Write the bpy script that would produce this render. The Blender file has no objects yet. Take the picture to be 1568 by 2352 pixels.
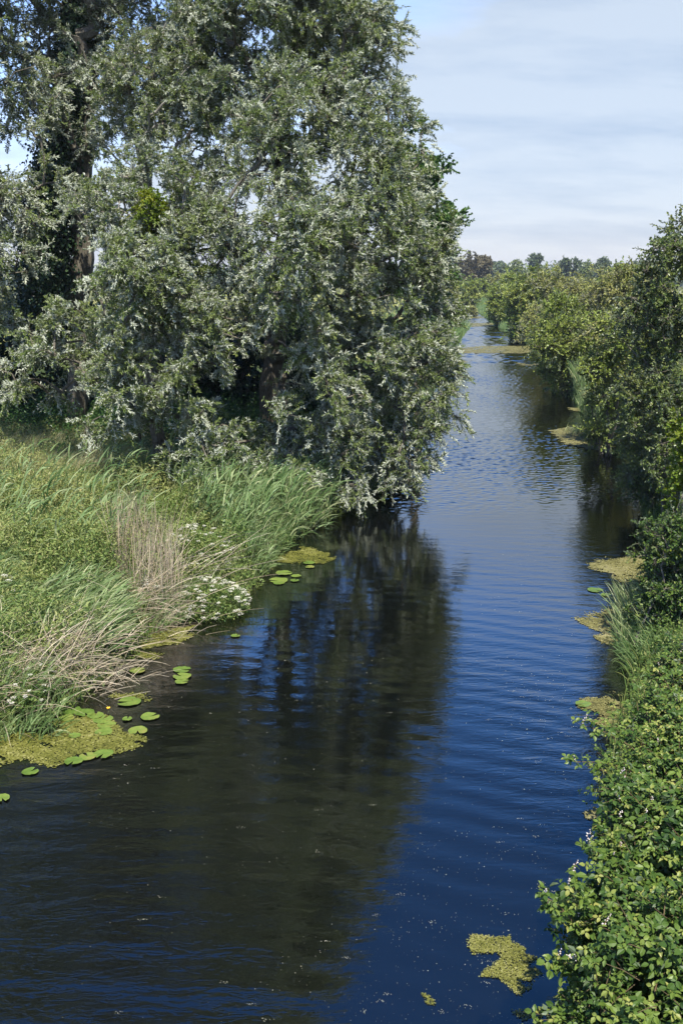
import bpy, math
import numpy as np
from mathutils import Vector

# ------------------------------------------------------------------ camera, sky, sun, exposure
S = bpy.context.scene
COL = S.collection
CAM_H = 6.5
PITCH = math.radians(14.4)
F = 2092.0                                   # focal length in units of a 1568 x 2352 picture
cam = bpy.data.cameras.new('camera')
cam.sensor_fit = 'VERTICAL'; cam.sensor_height = 36.0
cam.lens = 36.0 * F / 2352.0
cam.clip_start = 0.1; cam.clip_end = 6000
camo = bpy.data.objects.new('camera', cam); COL.objects.link(camo)
camo.location = (0, 0, CAM_H)
camo.rotation_euler = (math.radians(90) - PITCH, 0, 0)
S.camera = camo

SUN_EL = math.radians(61)
SUN_AZ = math.atan2(0.10, -0.98)             # compass angle from +Y towards +X
sdir = Vector((math.sin(SUN_AZ) * math.cos(SUN_EL), math.cos(SUN_AZ) * math.cos(SUN_EL), math.sin(SUN_EL)))
sl = bpy.data.lights.new('sun', 'SUN'); sl.energy = 5.0; sl.angle = math.radians(0.5); sl.color = (1.0, 0.955, 0.87)
so = bpy.data.objects.new('sun', sl); COL.objects.link(so)
so.rotation_euler = sdir.to_track_quat('Z', 'Y').to_euler()
so.location = (20, -10, 40)

W = bpy.data.worlds.new('World'); S.world = W; W.use_nodes = True
nt = W.node_tree; nt.nodes.clear()
def wn(t, **k):
    n = nt.nodes.new(t)
    for a, b in k.items(): setattr(n, a, b)
    return n
wl = nt.links.new
out = wn('ShaderNodeOutputWorld')
sky = wn('ShaderNodeTexSky', sky_type='NISHITA', sun_disc=False, sun_elevation=SUN_EL, sun_rotation=SUN_AZ,
         altitude=0, air_density=1.0, dust_density=0.4, ozone_density=3.0)
hs = wn('ShaderNodeHueSaturation'); hs.inputs['Saturation'].default_value = 1.34; hs.inputs['Value'].default_value = 1.1
wl(sky.outputs[0], hs.inputs['Color'])
bg1 = wn('ShaderNodeBackground'); bg1.inputs['Strength'].default_value = 0.098
tn = wn('ShaderNodeMix'); tn.data_type = 'RGBA'; tn.blend_type = 'MULTIPLY'; tn.inputs[0].default_value = 1; tn.inputs[7].default_value = (1.24, .90, .98, 1)
wl(hs.outputs[0], tn.inputs[6])
tcs = wn('ShaderNodeTexCoord'); sxs = wn('ShaderNodeSeparateXYZ'); wl(tcs.outputs['Generated'], sxs.inputs[0])
mrs = wn('ShaderNodeMapRange'); mrs.inputs[1].default_value = .2; mrs.inputs[2].default_value = .62; mrs.inputs[3].default_value = 2.6; mrs.inputs[4].default_value = .78
mrs.interpolation_type = 'SMOOTHSTEP'; wl(sxs.outputs['Z'], mrs.inputs[0])
vm = wn('ShaderNodeVectorMath', operation='SCALE'); wl(tn.outputs[2], vm.inputs[0]); wl(mrs.outputs[0], vm.inputs['Scale']); wl(vm.outputs[0], bg1.inputs['Color'])
tc = wn('ShaderNodeTexCoord'); sx = wn('ShaderNodeSeparateXYZ'); wl(tc.outputs['Generated'], sx.inputs[0])
def wm(op, a, b, c=None, clamp=False):
    m = wn('ShaderNodeMath', operation=op); m.use_clamp = clamp
    for i, v in enumerate((a, b, c)):
        if v is None: continue
        if isinstance(v, (int, float)): m.inputs[i].default_value = v
        else: wl(v, m.inputs[i])
    return m.outputs[0]
zc = wm('MAXIMUM', sx.outputs['Z'], 0.0)
den = wm('ADD', zc, 0.30)
u = wm('DIVIDE', sx.outputs['X'], den); v = wm('DIVIDE', sx.outputs['Y'], den)
cb = wn('ShaderNodeCombineXYZ'); wl(u, cb.inputs[0]); wl(v, cb.inputs[1])
mp = wn('ShaderNodeMapping'); mp.inputs['Rotation'].default_value = (0, 0, 0.5); mp.inputs['Scale'].default_value = (0.62, 1.25, 1)
mp.inputs['Location'].default_value = (0.35, 0.2, 0)
wl(cb.outputs[0], mp.inputs[0])
n1 = wn('ShaderNodeTexNoise'); n1.inputs['Scale'].default_value = 0.75; n1.inputs['Detail'].default_value = 7; n1.inputs['Roughness'].default_value = 0.55; n1.inputs['Distortion'].default_value = 0.6
wl(mp.outputs[0], n1.inputs['Vector'])
n2 = wn('ShaderNodeTexNoise'); n2.inputs['Scale'].default_value = 2.6; n2.inputs['Detail'].default_value = 6; n2.inputs['Roughness'].default_value = 0.6; n2.inputs['Distortion'].default_value = 0.5
wl(mp.outputs[0], n2.inputs['Vector'])
# thin veil of cloud: thick to the right and low down, opening to blue at the upper left and overhead
veil = wm('ADD', wm('MULTIPLY', n1.outputs[0], 1.9), wm('MULTIPLY', n2.outputs[0], 0.5))
veil = wm('SUBTRACT', veil, 0.50)
side = wm('MULTIPLY', sx.outputs['X'], 0.85)
veil = wm('ADD', veil, side)
high = wm('MULTIPLY', wm('SUBTRACT', zc, 0.27, clamp=False), -7.0)
veil = wm('ADD', veil, wm('MINIMUM', high, 0.3))
veil = wm('ADD', veil, wm('MULTIPLY', wm('SUBTRACT', 0.16, zc, clamp=True), 5.0))
veil = wm('MULTIPLY', veil, 0.95, clamp=True)
veil = wm('MULTIPLY', veil, 0.94)
n3 = wn('ShaderNodeTexNoise'); n3.inputs['Scale'].default_value = 3.2; n3.inputs['Detail'].default_value = 6; n3.inputs['Roughness'].default_value = 0.6
mp3 = wn('ShaderNodeMapping'); mp3.inputs['Rotation'].default_value = (0, 0, 0.35); mp3.inputs['Scale'].default_value = (0.5, 1.3, 1); wl(cb.outputs[0], mp3.inputs[0]); wl(mp3.outputs[0], n3.inputs['Vector'])
rr = wn('ShaderNodeValToRGB'); rr.color_ramp.elements[0].position = 0.45; rr.color_ramp.elements[1].position = 0.66
rr.color_ramp.elements[0].color = (0.375, 0.425, 0.475, 1); rr.color_ramp.elements[1].color = (0.285, 0.345, 0.42, 1)
wl(n3.outputs[0], rr.inputs[0])
bg2 = wn('ShaderNodeBackground'); wl(rr.outputs[0], bg2.inputs['Color'])
# strength of the cloud
bg2.inputs['Strength'].default_value = 1.0
ms = wn('ShaderNodeMixShader'); wl(veil, ms.inputs[0]); wl(bg1.outputs[0], ms.inputs[1]); wl(bg2.outputs[0], ms.inputs[2])
wl(ms.outputs[0], out.inputs['Surface'])
W.cycles.sampling_method = 'MANUAL'; W.cycles.sample_map_resolution = 512

S.view_settings.view_transform = 'Standard'; S.view_settings.look = 'None'
S.view_settings.exposure = 0.80; S.view_settings.gamma = 1.0
S.cycles.max_bounces = 6; S.cycles.diffuse_bounces = 1; S.cycles.glossy_bounces = 3
S.cycles.transmission_bounces = 2; S.cycles.transparent_max_bounces = 4
S.cycles.volume_bounces = 0
S.cycles.sample_clamp_indirect = 6
S.cycles.caustics_reflective = False; S.cycles.caustics_refractive = False
try:
    S.cycles.use_denoising = True; S.cycles.denoiser = 'OPENIMAGEDENOISE'
    S.cycles.denoising_prefilter = 'ACCURATE'
except Exception: pass

# ------------------------------------------------------------------ where things stand
CP, SP = math.cos(PITCH), math.sin(PITCH)
def ray(px, py):
    a, b = (px - 784) / F, (1176 - py) / F
    return np.array([a, CP + b * SP, -SP + b * CP])
def gp(px, py, z=0.0):
    d = ray(px, py); t = (z - CAM_H) / d[2]
    return np.array([d[0] * t, d[1] * t, z])
def at(px, py, Y):
    d = ray(px, py); t = Y / d[1]
    return np.array([d[0] * t, Y, CAM_H + d[2] * t])
def mpp(Y, z=4.0):                            # metres per display pixel at a depth
    return (Y * CP + (CAM_H - z) * SP) / F

LB = np.array([(-5.3, -30), (-5.3, 8), (-5.1, 11), (-5.01, 12.12), (-4.36, 12.6), (-3.95, 14.0), (-3.69, 15.16), (-3.5, 16.2), (-2.91, 17.13),
               (-2.1, 17.9), (-1.79, 19.3), (-1.45, 21.67), (-0.87, 23.71), (-0.05, 24.8), (0.6, 26.2), (1.6, 31.2), (2.9, 38.5),
               (5.4, 53.8), (8.6, 74), (10.9, 88), (14.85, 128), (22.1, 188), (28, 281), (20, 500), (0, 3000)])
RB = np.array([(2.6, -30), (2.6, 4), (2.7, 6.8), (3.3, 9.8), (3.9, 12), (4.5, 13.1), (5.2, 15.2), (6.9, 19.3), (8.4, 24.2), (11.0, 34.5), (11.7, 43.5),
               (12.4, 48.1), (13.9, 58.4), (15.0, 67), (18.4, 88), (20.6, 118), (22.6, 141), (27.2, 188), (33, 256), (31, 330), (24, 500), (4, 3000)])
def xl(y): return np.interp(y, LB[:, 1], LB[:, 0])
def xr(y): return np.interp(y, RB[:, 1], RB[:, 0])
def sstep(a, b, t):
    t = np.clip((t - a) / (b - a), 0, 1); return t * t * (3 - 2 * t)
def wob(x, y):
    return (np.sin(x * 0.9 + 1.3 * np.sin(y * 0.37)) * np.cos(y * 0.7 + 0.8 * np.sin(x * 0.31)) * 0.5
            + np.sin(x * 2.3 + y * 1.7) * np.cos(y * 2.9 - x * 0.6) * 0.22)
def hz(x, y):
    x = np.asarray(x, float); y = np.asarray(y, float)
    d = np.maximum(xl(y) - x, x - xr(y))
    z = -0.7 + 1.0 * sstep(-0.7, 0.45, d) + 0.55 * sstep(0.3, 5.0, d)
    return z + wob(x, y) * 0.09 * sstep(0.3, 2.5, d)

# ------------------------------------------------------------------ mesh building
def tag(o, label=None, cat=None, group=None, kind=None):
    if label: o['label'] = label
    if cat: o['category'] = cat
    if group: o['group'] = group
    if kind: o['kind'] = kind
    return o
def empty(name, loc, label, cat, group=None, kind=None):
    o = bpy.data.objects.new(name, None); COL.objects.link(o)
    o.location = tuple(float(c) for c in loc); o.empty_display_size = 0.3
    return tag(o, label, cat, group, kind)

class MB:
    def __init__(s): s.V = []; s.Fc = []; s.A = []; s.n = 0; s.M = []
    def add(s, verts, faces, attr, mat=0):
        """verts (n,3), faces (m,k) ints local, attr per vertex (n,) or scalar"""
        verts = np.asarray(verts, np.float32).reshape(-1, 3)
        faces = np.asarray(faces, np.int64)
        s.V.append(verts); s.Fc.append(faces + s.n)
        a = np.empty(len(verts), np.float32); a[:] = attr; s.A.append(a)
        s.M.append(np.full(len(faces), mat, np.int32))
        s.n += len(verts)
    def build(s, name, mats, parent=None, smooth=False, origin=None):
        me = bpy.data.meshes.new(name)
        V = np.concatenate(s.V); A = np.concatenate(s.A)
        if parent is not None: V = V - np.array(parent.location, np.float32)
        elif origin is not None: V = V - np.asarray(origin, np.float32)
        loops = np.concatenate([f.ravel() for f in s.Fc]).astype(np.int32)
        tot = np.concatenate([np.full(len(f), f.shape[1], np.int32) for f in s.Fc])
        st = np.concatenate([[0], np.cumsum(tot)[:-1]]).astype(np.int32)
        me.vertices.add(len(V)); me.vertices.foreach_set('co', V.astype(np.float32).ravel())
        me.loops.add(len(loops)); me.loops.foreach_set('vertex_index', loops)
        me.polygons.add(len(tot)); me.polygons.foreach_set('loop_start', st); me.polygons.foreach_set('loop_total', tot)
        if not isinstance(mats, (list, tuple)): mats = [mats]
        for m in mats: me.materials.append(m)
        me.polygons.foreach_set('material_index', np.concatenate(s.M))
        at_ = me.attributes.new('v', 'FLOAT', 'POINT'); at_.data.foreach_set('value', A)
        me.update(calc_edges=True)
        if smooth: me.shade_smooth()
        else: me.shade_flat()
        o = bpy.data.objects.new(name, me); COL.objects.link(o)
        if parent is not None: o.parent = parent
        elif origin is not None: o.location = tuple(float(c) for c in origin)
        return o

def unit(a): return a / np.maximum(np.linalg.norm(a, axis=-1, keepdims=True), 1e-9)

LEAF = {   # template (u along, w across, h up), faces
    'diamond': (np.array([(0, 0, 0), (.45, .5, .1), (1, 0, -.04), (.45, -.5, .1)]), np.array([(0, 3, 2, 1)])),
    'oval': (np.array([(0, 0, 0), (.25, .42, .10), (.68, .40, .08), (1, 0, -.10), (.68, -.40, .08), (.25, -.42, .10)]),
             np.array([(0, 3, 2, 1), (0, 5, 4, 3)])),
    'bramble': (np.array([(0, 0, 0), (.12, .26, .04), (.42, .42, .09), (.80, .22, .02), (1.0, 0, -.12), (.80, -.22, .02), (.42, -.42, .09), (.12, -.26, .04), (.5, 0, -.01)]),
                np.array([(0, 8, 2, 1), (8, 4, 3, 2), (0, 7, 6, 8), (8, 6, 5, 4)])),
}
def leaves(mb, P, D, N, L, Wd, attr, shape='diamond', mat=0):
    n = len(P); D = unit(D); B = unit(np.cross(N, D)); N = np.cross(D, B)
    T, Fc = LEAF[shape]
    L = np.broadcast_to(np.asarray(L, float), (n,))[:, None, None]; Wd = np.broadcast_to(np.asarray(Wd, float), (n,))[:, None, None]
    V = P[:, None, :] + D[:, None, :] * (T[None, :, 0:1] * L) + B[:, None, :] * (T[None, :, 1:2] * Wd) + N[:, None, :] * (T[None, :, 2:3] * L)
    k = len(T)
    fc = (np.arange(n)[:, None, None] * k + Fc[None]).reshape(-1, Fc.shape[1])
    mb.add(V.reshape(-1, 3), fc, np.repeat(np.broadcast_to(attr, (n,)), k), mat)

def blades(mb, P, lean, L, Wd, th0, bend, attr, k=4, mat=0, rng=None, taper=(.7, 1, .8, .45, .03)):
    """grass or reed blades: lean = horizontal unit (n,2), th0/bend radians from the vertical"""
    n = len(P); L = np.broadcast_to(L, (n,)); s = np.linspace(0, 1, k + 1)
    tp = np.interp(s, np.linspace(0, 1, len(taper)), taper)
    pos = P.astype(float).copy(); l3 = np.c_[lean, np.zeros(n)]
    az = rng.uniform(0, 2 * np.pi, n); rnd = np.c_[np.cos(az), np.sin(az), np.zeros(n)]
    rows = []
    for i in range(k + 1):
        th = th0 + bend * s[i]
        t = np.cos(th)[:, None] * np.array([0, 0, 1.0]) + np.sin(th)[:, None] * l3
        b = unit(np.cross(t, rnd)); w = (np.asarray(Wd) * tp[i] * 0.5)
        w = np.broadcast_to(w, (n,))[:, None]
        rows.append(pos + b * w); rows.append(pos - b * w)
        pos = pos + t * (L / k)[:, None]
    V = np.stack(rows, 1)                    # n, 2(k+1), 3
    m = 2 * (k + 1)
    f = np.array([(2 * i, 2 * i + 1, 2 * i + 3, 2 * i + 2) for i in range(k)])
    fc = (np.arange(n)[:, None, None] * m + f[None]).reshape(-1, 4)
    mb.add(V.reshape(-1, 3), fc, np.repeat(np.broadcast_to(attr, (n,)), m), mat)
    return pos

def tubes(mb, Pts, R, attr=0.5, sides=5, mat=0):
    """Pts (n,k,3), R (n,k): n tubes of k rings each"""
    n, k, _ = Pts.shape
    T = np.empty_like(Pts); T[:, 1:-1] = Pts[:, 2:] - Pts[:, :-2]; T[:, 0] = Pts[:, 1] - Pts[:, 0]; T[:, -1] = Pts[:, -1] - Pts[:, -2]
    T = unit(T)
    ref = np.where(np.abs(T[..., 2:3]) > 0.9, np.array([1.0, 0, 0]), np.array([0, 0, 1.0]))
    A = unit(np.cross(T, ref)); B = np.cross(T, A)
    an = np.arange(sides) * 2 * np.pi / sides
    V = Pts[:, :, None, :] + (A[:, :, None, :] * np.cos(an)[None, None, :, None] + B[:, :, None, :] * np.sin(an)[None, None, :, None]) * R[:, :, None, None]
    f = []
    for i in range(k - 1):
        for j in range(sides):
            f.append((i * sides + j, i * sides + (j + 1) % sides, (i + 1) * sides + (j + 1) % sides, (i + 1) * sides + j))
    f = np.array(f); fc = (np.arange(n)[:, None, None] * (k * sides) + f[None]).reshape(-1, 4)
    mb.add(V.reshape(-1, 3), fc, np.repeat(np.broadcast_to(attr, (n,)), k * sides), mat)

# ------------------------------------------------------------------ materials
def base_mat(name):
    m = bpy.data.materials.new(name); m.use_nodes = True; m.node_tree.nodes.clear()
    return m, m.node_tree.nodes, m.node_tree.links
def ramp(nodes, cols):
    r = nodes.new('ShaderNodeValToRGB'); e = r.color_ramp.elements
    while len(e) < len(cols): e.new(0.5)
    for i, c in enumerate(cols):
        e[i].position = i / (len(cols) - 1); e[i].color = (*c, 1)
    return r
def leaf_mat(name, cols, under=None, rough=0.42, trans=0.28, spec=0.35, tcol=None):
    m, N, L = base_mat(name)
    o = N.new('ShaderNodeOutputMaterial'); a = N.new('ShaderNodeAttribute'); a.attribute_name = 'v'
    r = ramp(N, cols); L.new(a.outputs['Fac'], r.inputs[0])
    col = r.outputs[0]
    if under:
        g = N.new('ShaderNodeNewGeometry'); mx = N.new('ShaderNodeMix'); mx.data_type = 'RGBA'
        L.new(g.outputs['Backfacing'], mx.inputs['Factor']); L.new(col, mx.inputs[6])
        mx.inputs[7].default_value = (*under, 1); col = mx.outputs[2]
    p = N.new('ShaderNodeBsdfPrincipled'); L.new(col, p.inputs['Base Color']); p.inputs['Roughness'].default_value = rough
    p.inputs['Specular IOR Level'].default_value = spec
    t = N.new('ShaderNodeBsdfTranslucent')
    hv = N.new('ShaderNodeHueSaturation'); hv.inputs['Saturation'].default_value = 1.15; hv.inputs['Value'].default_value = 1.5; hv.inputs['Hue'].default_value = 0.49
    L.new(r.outputs[0], hv.inputs['Color']); L.new(hv.outputs[0], t.inputs['Color'])
    mix = N.new('ShaderNodeMixShader'); mix.inputs[0].default_value = trans
    L.new(p.outputs[0], mix.inputs[1]); L.new(t.outputs[0], mix.inputs[2]); L.new(mix.outputs[0], o.inputs['Surface'])
    return m
def plain_mat(name, cols, rough=0.8, scale=6.0, spec=0.2, bump=0.0, stretch=(1, 1, 1), attr=False):
    m, N, L = base_mat(name)
    o = N.new('ShaderNodeOutputMaterial'); p = N.new('ShaderNodeBsdfPrincipled')
    p.inputs['Roughness'].default_value = rough; p.inputs['Specular IOR Level'].default_value = spec
    r = ramp(N, cols)
    if attr:
        a = N.new('ShaderNodeAttribute'); a.attribute_name = 'v'; L.new(a.outputs['Fac'], r.inputs[0])
    else:
        tcx = N.new('ShaderNodeTexCoord'); mpx = N.new('ShaderNodeMapping'); mpx.inputs['Scale'].default_value = stretch
        nz = N.new('ShaderNodeTexNoise'); nz.inputs['Scale'].default_value = scale; nz.inputs['Detail'].default_value = 6; nz.inputs['Roughness'].default_value = 0.65
        L.new(tcx.outputs['Object'], mpx.inputs[0]); L.new(mpx.outputs[0], nz.inputs['Vector'])
        mr = N.new('ShaderNodeMapRange'); mr.inputs[1].default_value = 0.3; mr.inputs[2].default_value = 0.7
        L.new(nz.outputs[0], mr.inputs[0]); L.new(mr.outputs[0], r.inputs[0])
        if bump:
            b = N.new('ShaderNodeBump'); b.inputs['Strength'].default_value = bump; b.inputs['Distance'].default_value = 0.03
            L.new(nz.outputs[0], b.inputs['Height']); L.new(b.outputs[0], p.inputs['Normal'])
    L.new(r.outputs[0], p.inputs['Base Color']); L.new(p.outputs[0], o.inputs['Surface'])
    return m

M = {}
M['willow'] = leaf_mat('willow_leaf', [(.085, .13, .035), (.155, .205, .055), (.26, .30, .105)], under=(.47, .50, .38), rough=.42, spec=.35, trans=.16)
M['willow_dark'] = leaf_mat('willow_leaf_grey', [(.06, .09, .035), (.11, .145, .055), (.19, .22, .095)], under=(.40, .43, .34), rough=.4, spec=.35, trans=.2)
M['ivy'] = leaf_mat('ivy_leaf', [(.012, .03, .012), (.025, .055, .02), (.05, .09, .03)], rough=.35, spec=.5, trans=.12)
M['alder'] = leaf_mat('broad_leaf', [(.03, .07, .018), (.06, .13, .03), (.11, .20, .05)], rough=.38, spec=.45, trans=.25)
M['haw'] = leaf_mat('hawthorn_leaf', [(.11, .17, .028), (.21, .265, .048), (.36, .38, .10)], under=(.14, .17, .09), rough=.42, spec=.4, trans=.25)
M['haw_shaded'] = leaf_mat('hawthorn_leaf_shaded', [(.06, .10, .022), (.125, .17, .038), (.27, .29, .09)], under=(.12, .15, .09), rough=.4, spec=.45, trans=.22)  # darker copy of the hawthorn leaf, with shade put into its colour
M['olive'] = leaf_mat('sallow_leaf', [(.15, .175, .045), (.26, .275, .075), (.40, .37, .15)], under=(.2, .21, .13), rough=.5, spec=.3, trans=.22)
M['yellowing'] = leaf_mat('maple_leaf', [(.07, .13, .012), (.15, .21, .02), (.27, .28, .03)], rough=.42, spec=.35, trans=.35)
M['bramble'] = leaf_mat('bramble_leaf', [(.02, .05, .010), (.055, .105, .018), (.13, .19, .032), (.27, .28, .07)], under=(.13, .17, .09), rough=.45, spec=.3, trans=.22)
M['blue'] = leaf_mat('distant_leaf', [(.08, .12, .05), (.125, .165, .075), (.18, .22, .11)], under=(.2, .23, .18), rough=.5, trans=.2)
M['brown'] = leaf_mat('copper_leaf', [(.075, .07, .03), (.12, .105, .05), (.17, .145, .075)], rough=.5, trans=.2)
M['herb'] = leaf_mat('herb_leaf', [(.05, .11, .022), (.12, .19, .045), (.24, .285, .085), (.38, .36, .15)], rough=.5, spec=.3, trans=.3)
M['grass'] = leaf_mat('grass_blade', [(.07, .14, .03), (.15, .22, .055), (.25, .31, .10), (.38, .36, .18), (.52, .44, .28)], rough=.5, spec=.35, trans=.3)
M['reed'] = leaf_mat('reed_blade', [(.055, .12, .032), (.125, .205, .065), (.24, .32, .13), (.42, .44, .23)], rough=.45, spec=.35, trans=.25)
M['straw'] = plain_mat('dead_stalk', [(.20, .15, .095), (.37, .30, .20), (.56, .49, .36)], rough=.75, attr=True)
M['flower'] = plain_mat('white_flower', [(.40, .40, .28), (.70, .68, .57)], rough=.6, attr=True)
M['umbel_green'] = plain_mat('yellow_flower', [(.26, .28, .06), (.42, .42, .12)], rough=.6, attr=True)
M['bud'] = plain_mat('bramble_bud', [(.42, .36, .30), (.68, .62, .58)], rough=.7, attr=True)
M['bark'] = plain_mat('willow_bark', [(.06, .05, .035), (.13, .115, .085), (.22, .20, .16)], scale=9, bump=.6, stretch=(3, 3, .6))
M['bark_pale'] = plain_mat('pale_bark', [(.14, .125, .10), (.24, .22, .18), (.36, .33, .28)], scale=9, bump=.4, stretch=(3, 3, .6))
M['twig'] = plain_mat('twig_bark', [(.09, .07, .045), (.16, .13, .09)], scale=12)
M['stem'] = plain_mat('green_stem', [(.10, .13, .05), (.19, .20, .09)], scale=12)
M['cane'] = plain_mat('bramble_cane', [(.12, .07, .045), (.18, .15, .07)], scale=12)
M['weed'] = plain_mat('duckweed', [(.045, .05, .008), (.10, .105, .016), (.155, .155, .03), (.26, .25, .09)], rough=.55, attr=True, spec=.4)
M['weed_brown'] = plain_mat('pondweed', [(.08, .075, .022), (.15, .14, .042), (.21, .195, .07), (.30, .275, .14)], rough=.55, attr=True, spec=.4)
M['speck'] = plain_mat('floating_seed', [(.25, .25, .16), (.55, .54, .42)], rough=.6, attr=True)
M['yellow'] = plain_mat('water_lily_yellow', [(.75, .42, .02), (.85, .6, .05)], rough=.5)

def pad_mat():
    m, N, L = base_mat('lily_pad_leaf')
    o = N.new('ShaderNodeOutputMaterial'); p = N.new('ShaderNodeBsdfPrincipled')
    tcx = N.new('ShaderNodeTexCoord'); nz = N.new('ShaderNodeTexNoise'); nz.inputs['Scale'].default_value = 14; nz.inputs['Detail'].default_value = 5
    oi = N.new('ShaderNodeObjectInfo')
    L.new(tcx.outputs['Object'], nz.inputs['Vector'])
    ad = N.new('ShaderNodeMath'); ad.operation = 'MULTIPLY_ADD'; L.new(oi.outputs['Random'], ad.inputs[0]); ad.inputs[1].default_value = 0.5
    sb = N.new('ShaderNodeMath'); sb.operation = 'SUBTRACT'; L.new(nz.outputs[0], sb.inputs[0]); sb.inputs[1].default_value = 0.25
    L.new(sb.outputs[0], ad.inputs[2])
    r = ramp(N, [(.05, .095, .014), (.095, .155, .026), (.15, .20, .038), (.24, .20, .06)]); L.new(ad.outputs[0], r.inputs[0])
    L.new(r.outputs[0], p.inputs['Base Color']); p.inputs['Roughness'].default_value = .38; p.inputs['Specular IOR Level'].default_value = .5
    L.new(p.outputs[0], o.inputs['Surface']); return m
M['pad'] = pad_mat()

def ground_mat():
    m, N, L = base_mat('bank_soil')
    o = N.new('ShaderNodeOutputMaterial'); p = N.new('ShaderNodeBsdfPrincipled'); p.inputs['Roughness'].default_value = .95
    p.inputs['Specular IOR Level'].default_value = .1
    tcx = N.new('ShaderNodeTexCoord'); nz = N.new('ShaderNodeTexNoise'); nz.inputs['Scale'].default_value = 1.1; nz.inputs['Detail'].default_value = 9; nz.inputs['Roughness'].default_value = .7
    L.new(tcx.outputs['Object'], nz.inputs['Vector'])
    mr = N.new('ShaderNodeMapRange'); mr.inputs[1].default_value = .3; mr.inputs[2].default_value = .7; L.new(nz.outputs[0], mr.inputs[0])
    r = ramp(N, [(.02, .03, .010), (.045, .065, .018), (.075, .095, .03)]); L.new(mr.outputs[0], r.inputs[0])
    L.new(r.outputs[0], p.inputs['Base Color']); L.new(p.outputs[0], o.inputs['Surface'])
    b = N.new('ShaderNodeBump'); b.inputs['Distance'].default_value = .1; L.new(nz.outputs[0], b.inputs['Height']); L.new(b.outputs[0], p.inputs['Normal'])
    return m

def water_mat():
    m, N, L = base_mat('river_water')
    def n(t): return N.new(t)
    def mt(op, a, b=None, c=None, clamp=False):
        q = n('ShaderNodeMath'); q.operation = op; q.use_clamp = clamp
        for i, vv in enumerate((a, b, c)):
            if vv is None: continue
            if isinstance(vv, (int, float)): q.inputs[i].default_value = vv
            else: L.new(vv, q.inputs[i])
        return q.outputs[0]
    o = n('ShaderNodeOutputMaterial'); p = n('ShaderNodeBsdfPrincipled')
    p.inputs['Base Color'].default_value = (.0022, .0026, .0022, 1)
    p.inputs['Roughness'].default_value = .012; p.inputs['IOR'].default_value = 2.65
    tcx = n('ShaderNodeTexCoord')
    def noise(scale, sc, rot=0.0, det=2, rough=.5, dist=0.0):
        mpx = n('ShaderNodeMapping'); mpx.inputs['Scale'].default_value = sc; mpx.inputs['Rotation'].default_value = (0, 0, rot)
        L.new(tcx.outputs['Object'], mpx.inputs[0])
        nz = n('ShaderNodeTexNoise'); nz.inputs['Scale'].default_value = scale; nz.inputs['Detail'].default_value = det
        nz.inputs['Roughness'].default_value = rough; nz.inputs['Distortion'].default_value = dist
        L.new(mpx.outputs[0], nz.inputs['Vector']); return nz.outputs[0]
    # long gentle swell lines, fine chop, and patches where the breeze touches the water
    long_ = noise(1.0, (.45, 2.3, 1), .28, 2, .5, .6)
    mid = noise(3.0, (.55, 1.7, 1), -.12, 3, .55, .3)
    fine = noise(9.0, (.7, 1.5, 1), .1, 3, .6, .2)
    patch = noise(.10, (1, .55, 1), .5, 2, .5, .4)
    pm = n('ShaderNodeMapRange'); pm.inputs[1].default_value = .44; pm.inputs[2].default_value = .58; L.new(patch, pm.inputs[0]); pm.inputs[3].default_value = .12
    sp = n('ShaderNodeSeparateXYZ'); L.new(tcx.outputs['Object'], sp.inputs[0])
    # breeze streak across the river thirty metres out
    zb = n('ShaderNodeMapRange'); zb.inputs[1].default_value = 21; zb.inputs[2].default_value = 27; L.new(sp.outputs['Y'], zb.inputs[0])
    still = mt('SUBTRACT', 1.0, zb.outputs[0])
    gust = mt('MULTIPLY', mt('MULTIPLY', pm.outputs[0], .4), still)
    mw = n('ShaderNodeMapping'); mw.inputs['Location'].default_value = (2.6, 1.5, 0); L.new(tcx.outputs['Object'], mw.inputs[0])
    wv = n('ShaderNodeTexWave'); wv.wave_type = 'RINGS'; wv.rings_direction = 'Z'; wv.inputs['Scale'].default_value = .62; wv.inputs['Distortion'].default_value = 5.5
    wv.inputs['Detail'].default_value = 2.5; wv.inputs['Detail Scale'].default_value = .55; L.new(mw.outputs[0], wv.inputs['Vector'])
    fade = n('ShaderNodeMapRange'); fade.inputs[1].default_value = 10; fade.inputs[2].default_value = 24; fade.inputs[3].default_value = .0068; fade.inputs[4].default_value = .0006; L.new(sp.outputs['Y'], fade.inputs[0])
    arcs = mt('MULTIPLY', mt('MULTIPLY', wv.outputs['Fac'], fade.outputs[0]), mt('ADD', mt('MULTIPLY', patch, 1.6), -.2, clamp=True))
    h = mt('ADD', mt('ADD', mt('MULTIPLY', long_, .0045), arcs), mt('MULTIPLY', mt('MULTIPLY', mid, .030), mt('ADD', gust, .04)))
    h = mt('ADD', h, mt('MULTIPLY', mt('MULTIPLY', fine, .010), mt('ADD', gust, .08)))
    b = n('ShaderNodeBump'); b.inputs['Strength'].default_value = 1.0; b.inputs['Distance'].default_value = 1.0
    L.new(h, b.inputs['Height']); L.new(b.outputs[0], p.inputs['Normal'])
    L.new(p.outputs[0], o.inputs['Surface'])
    return m

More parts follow.
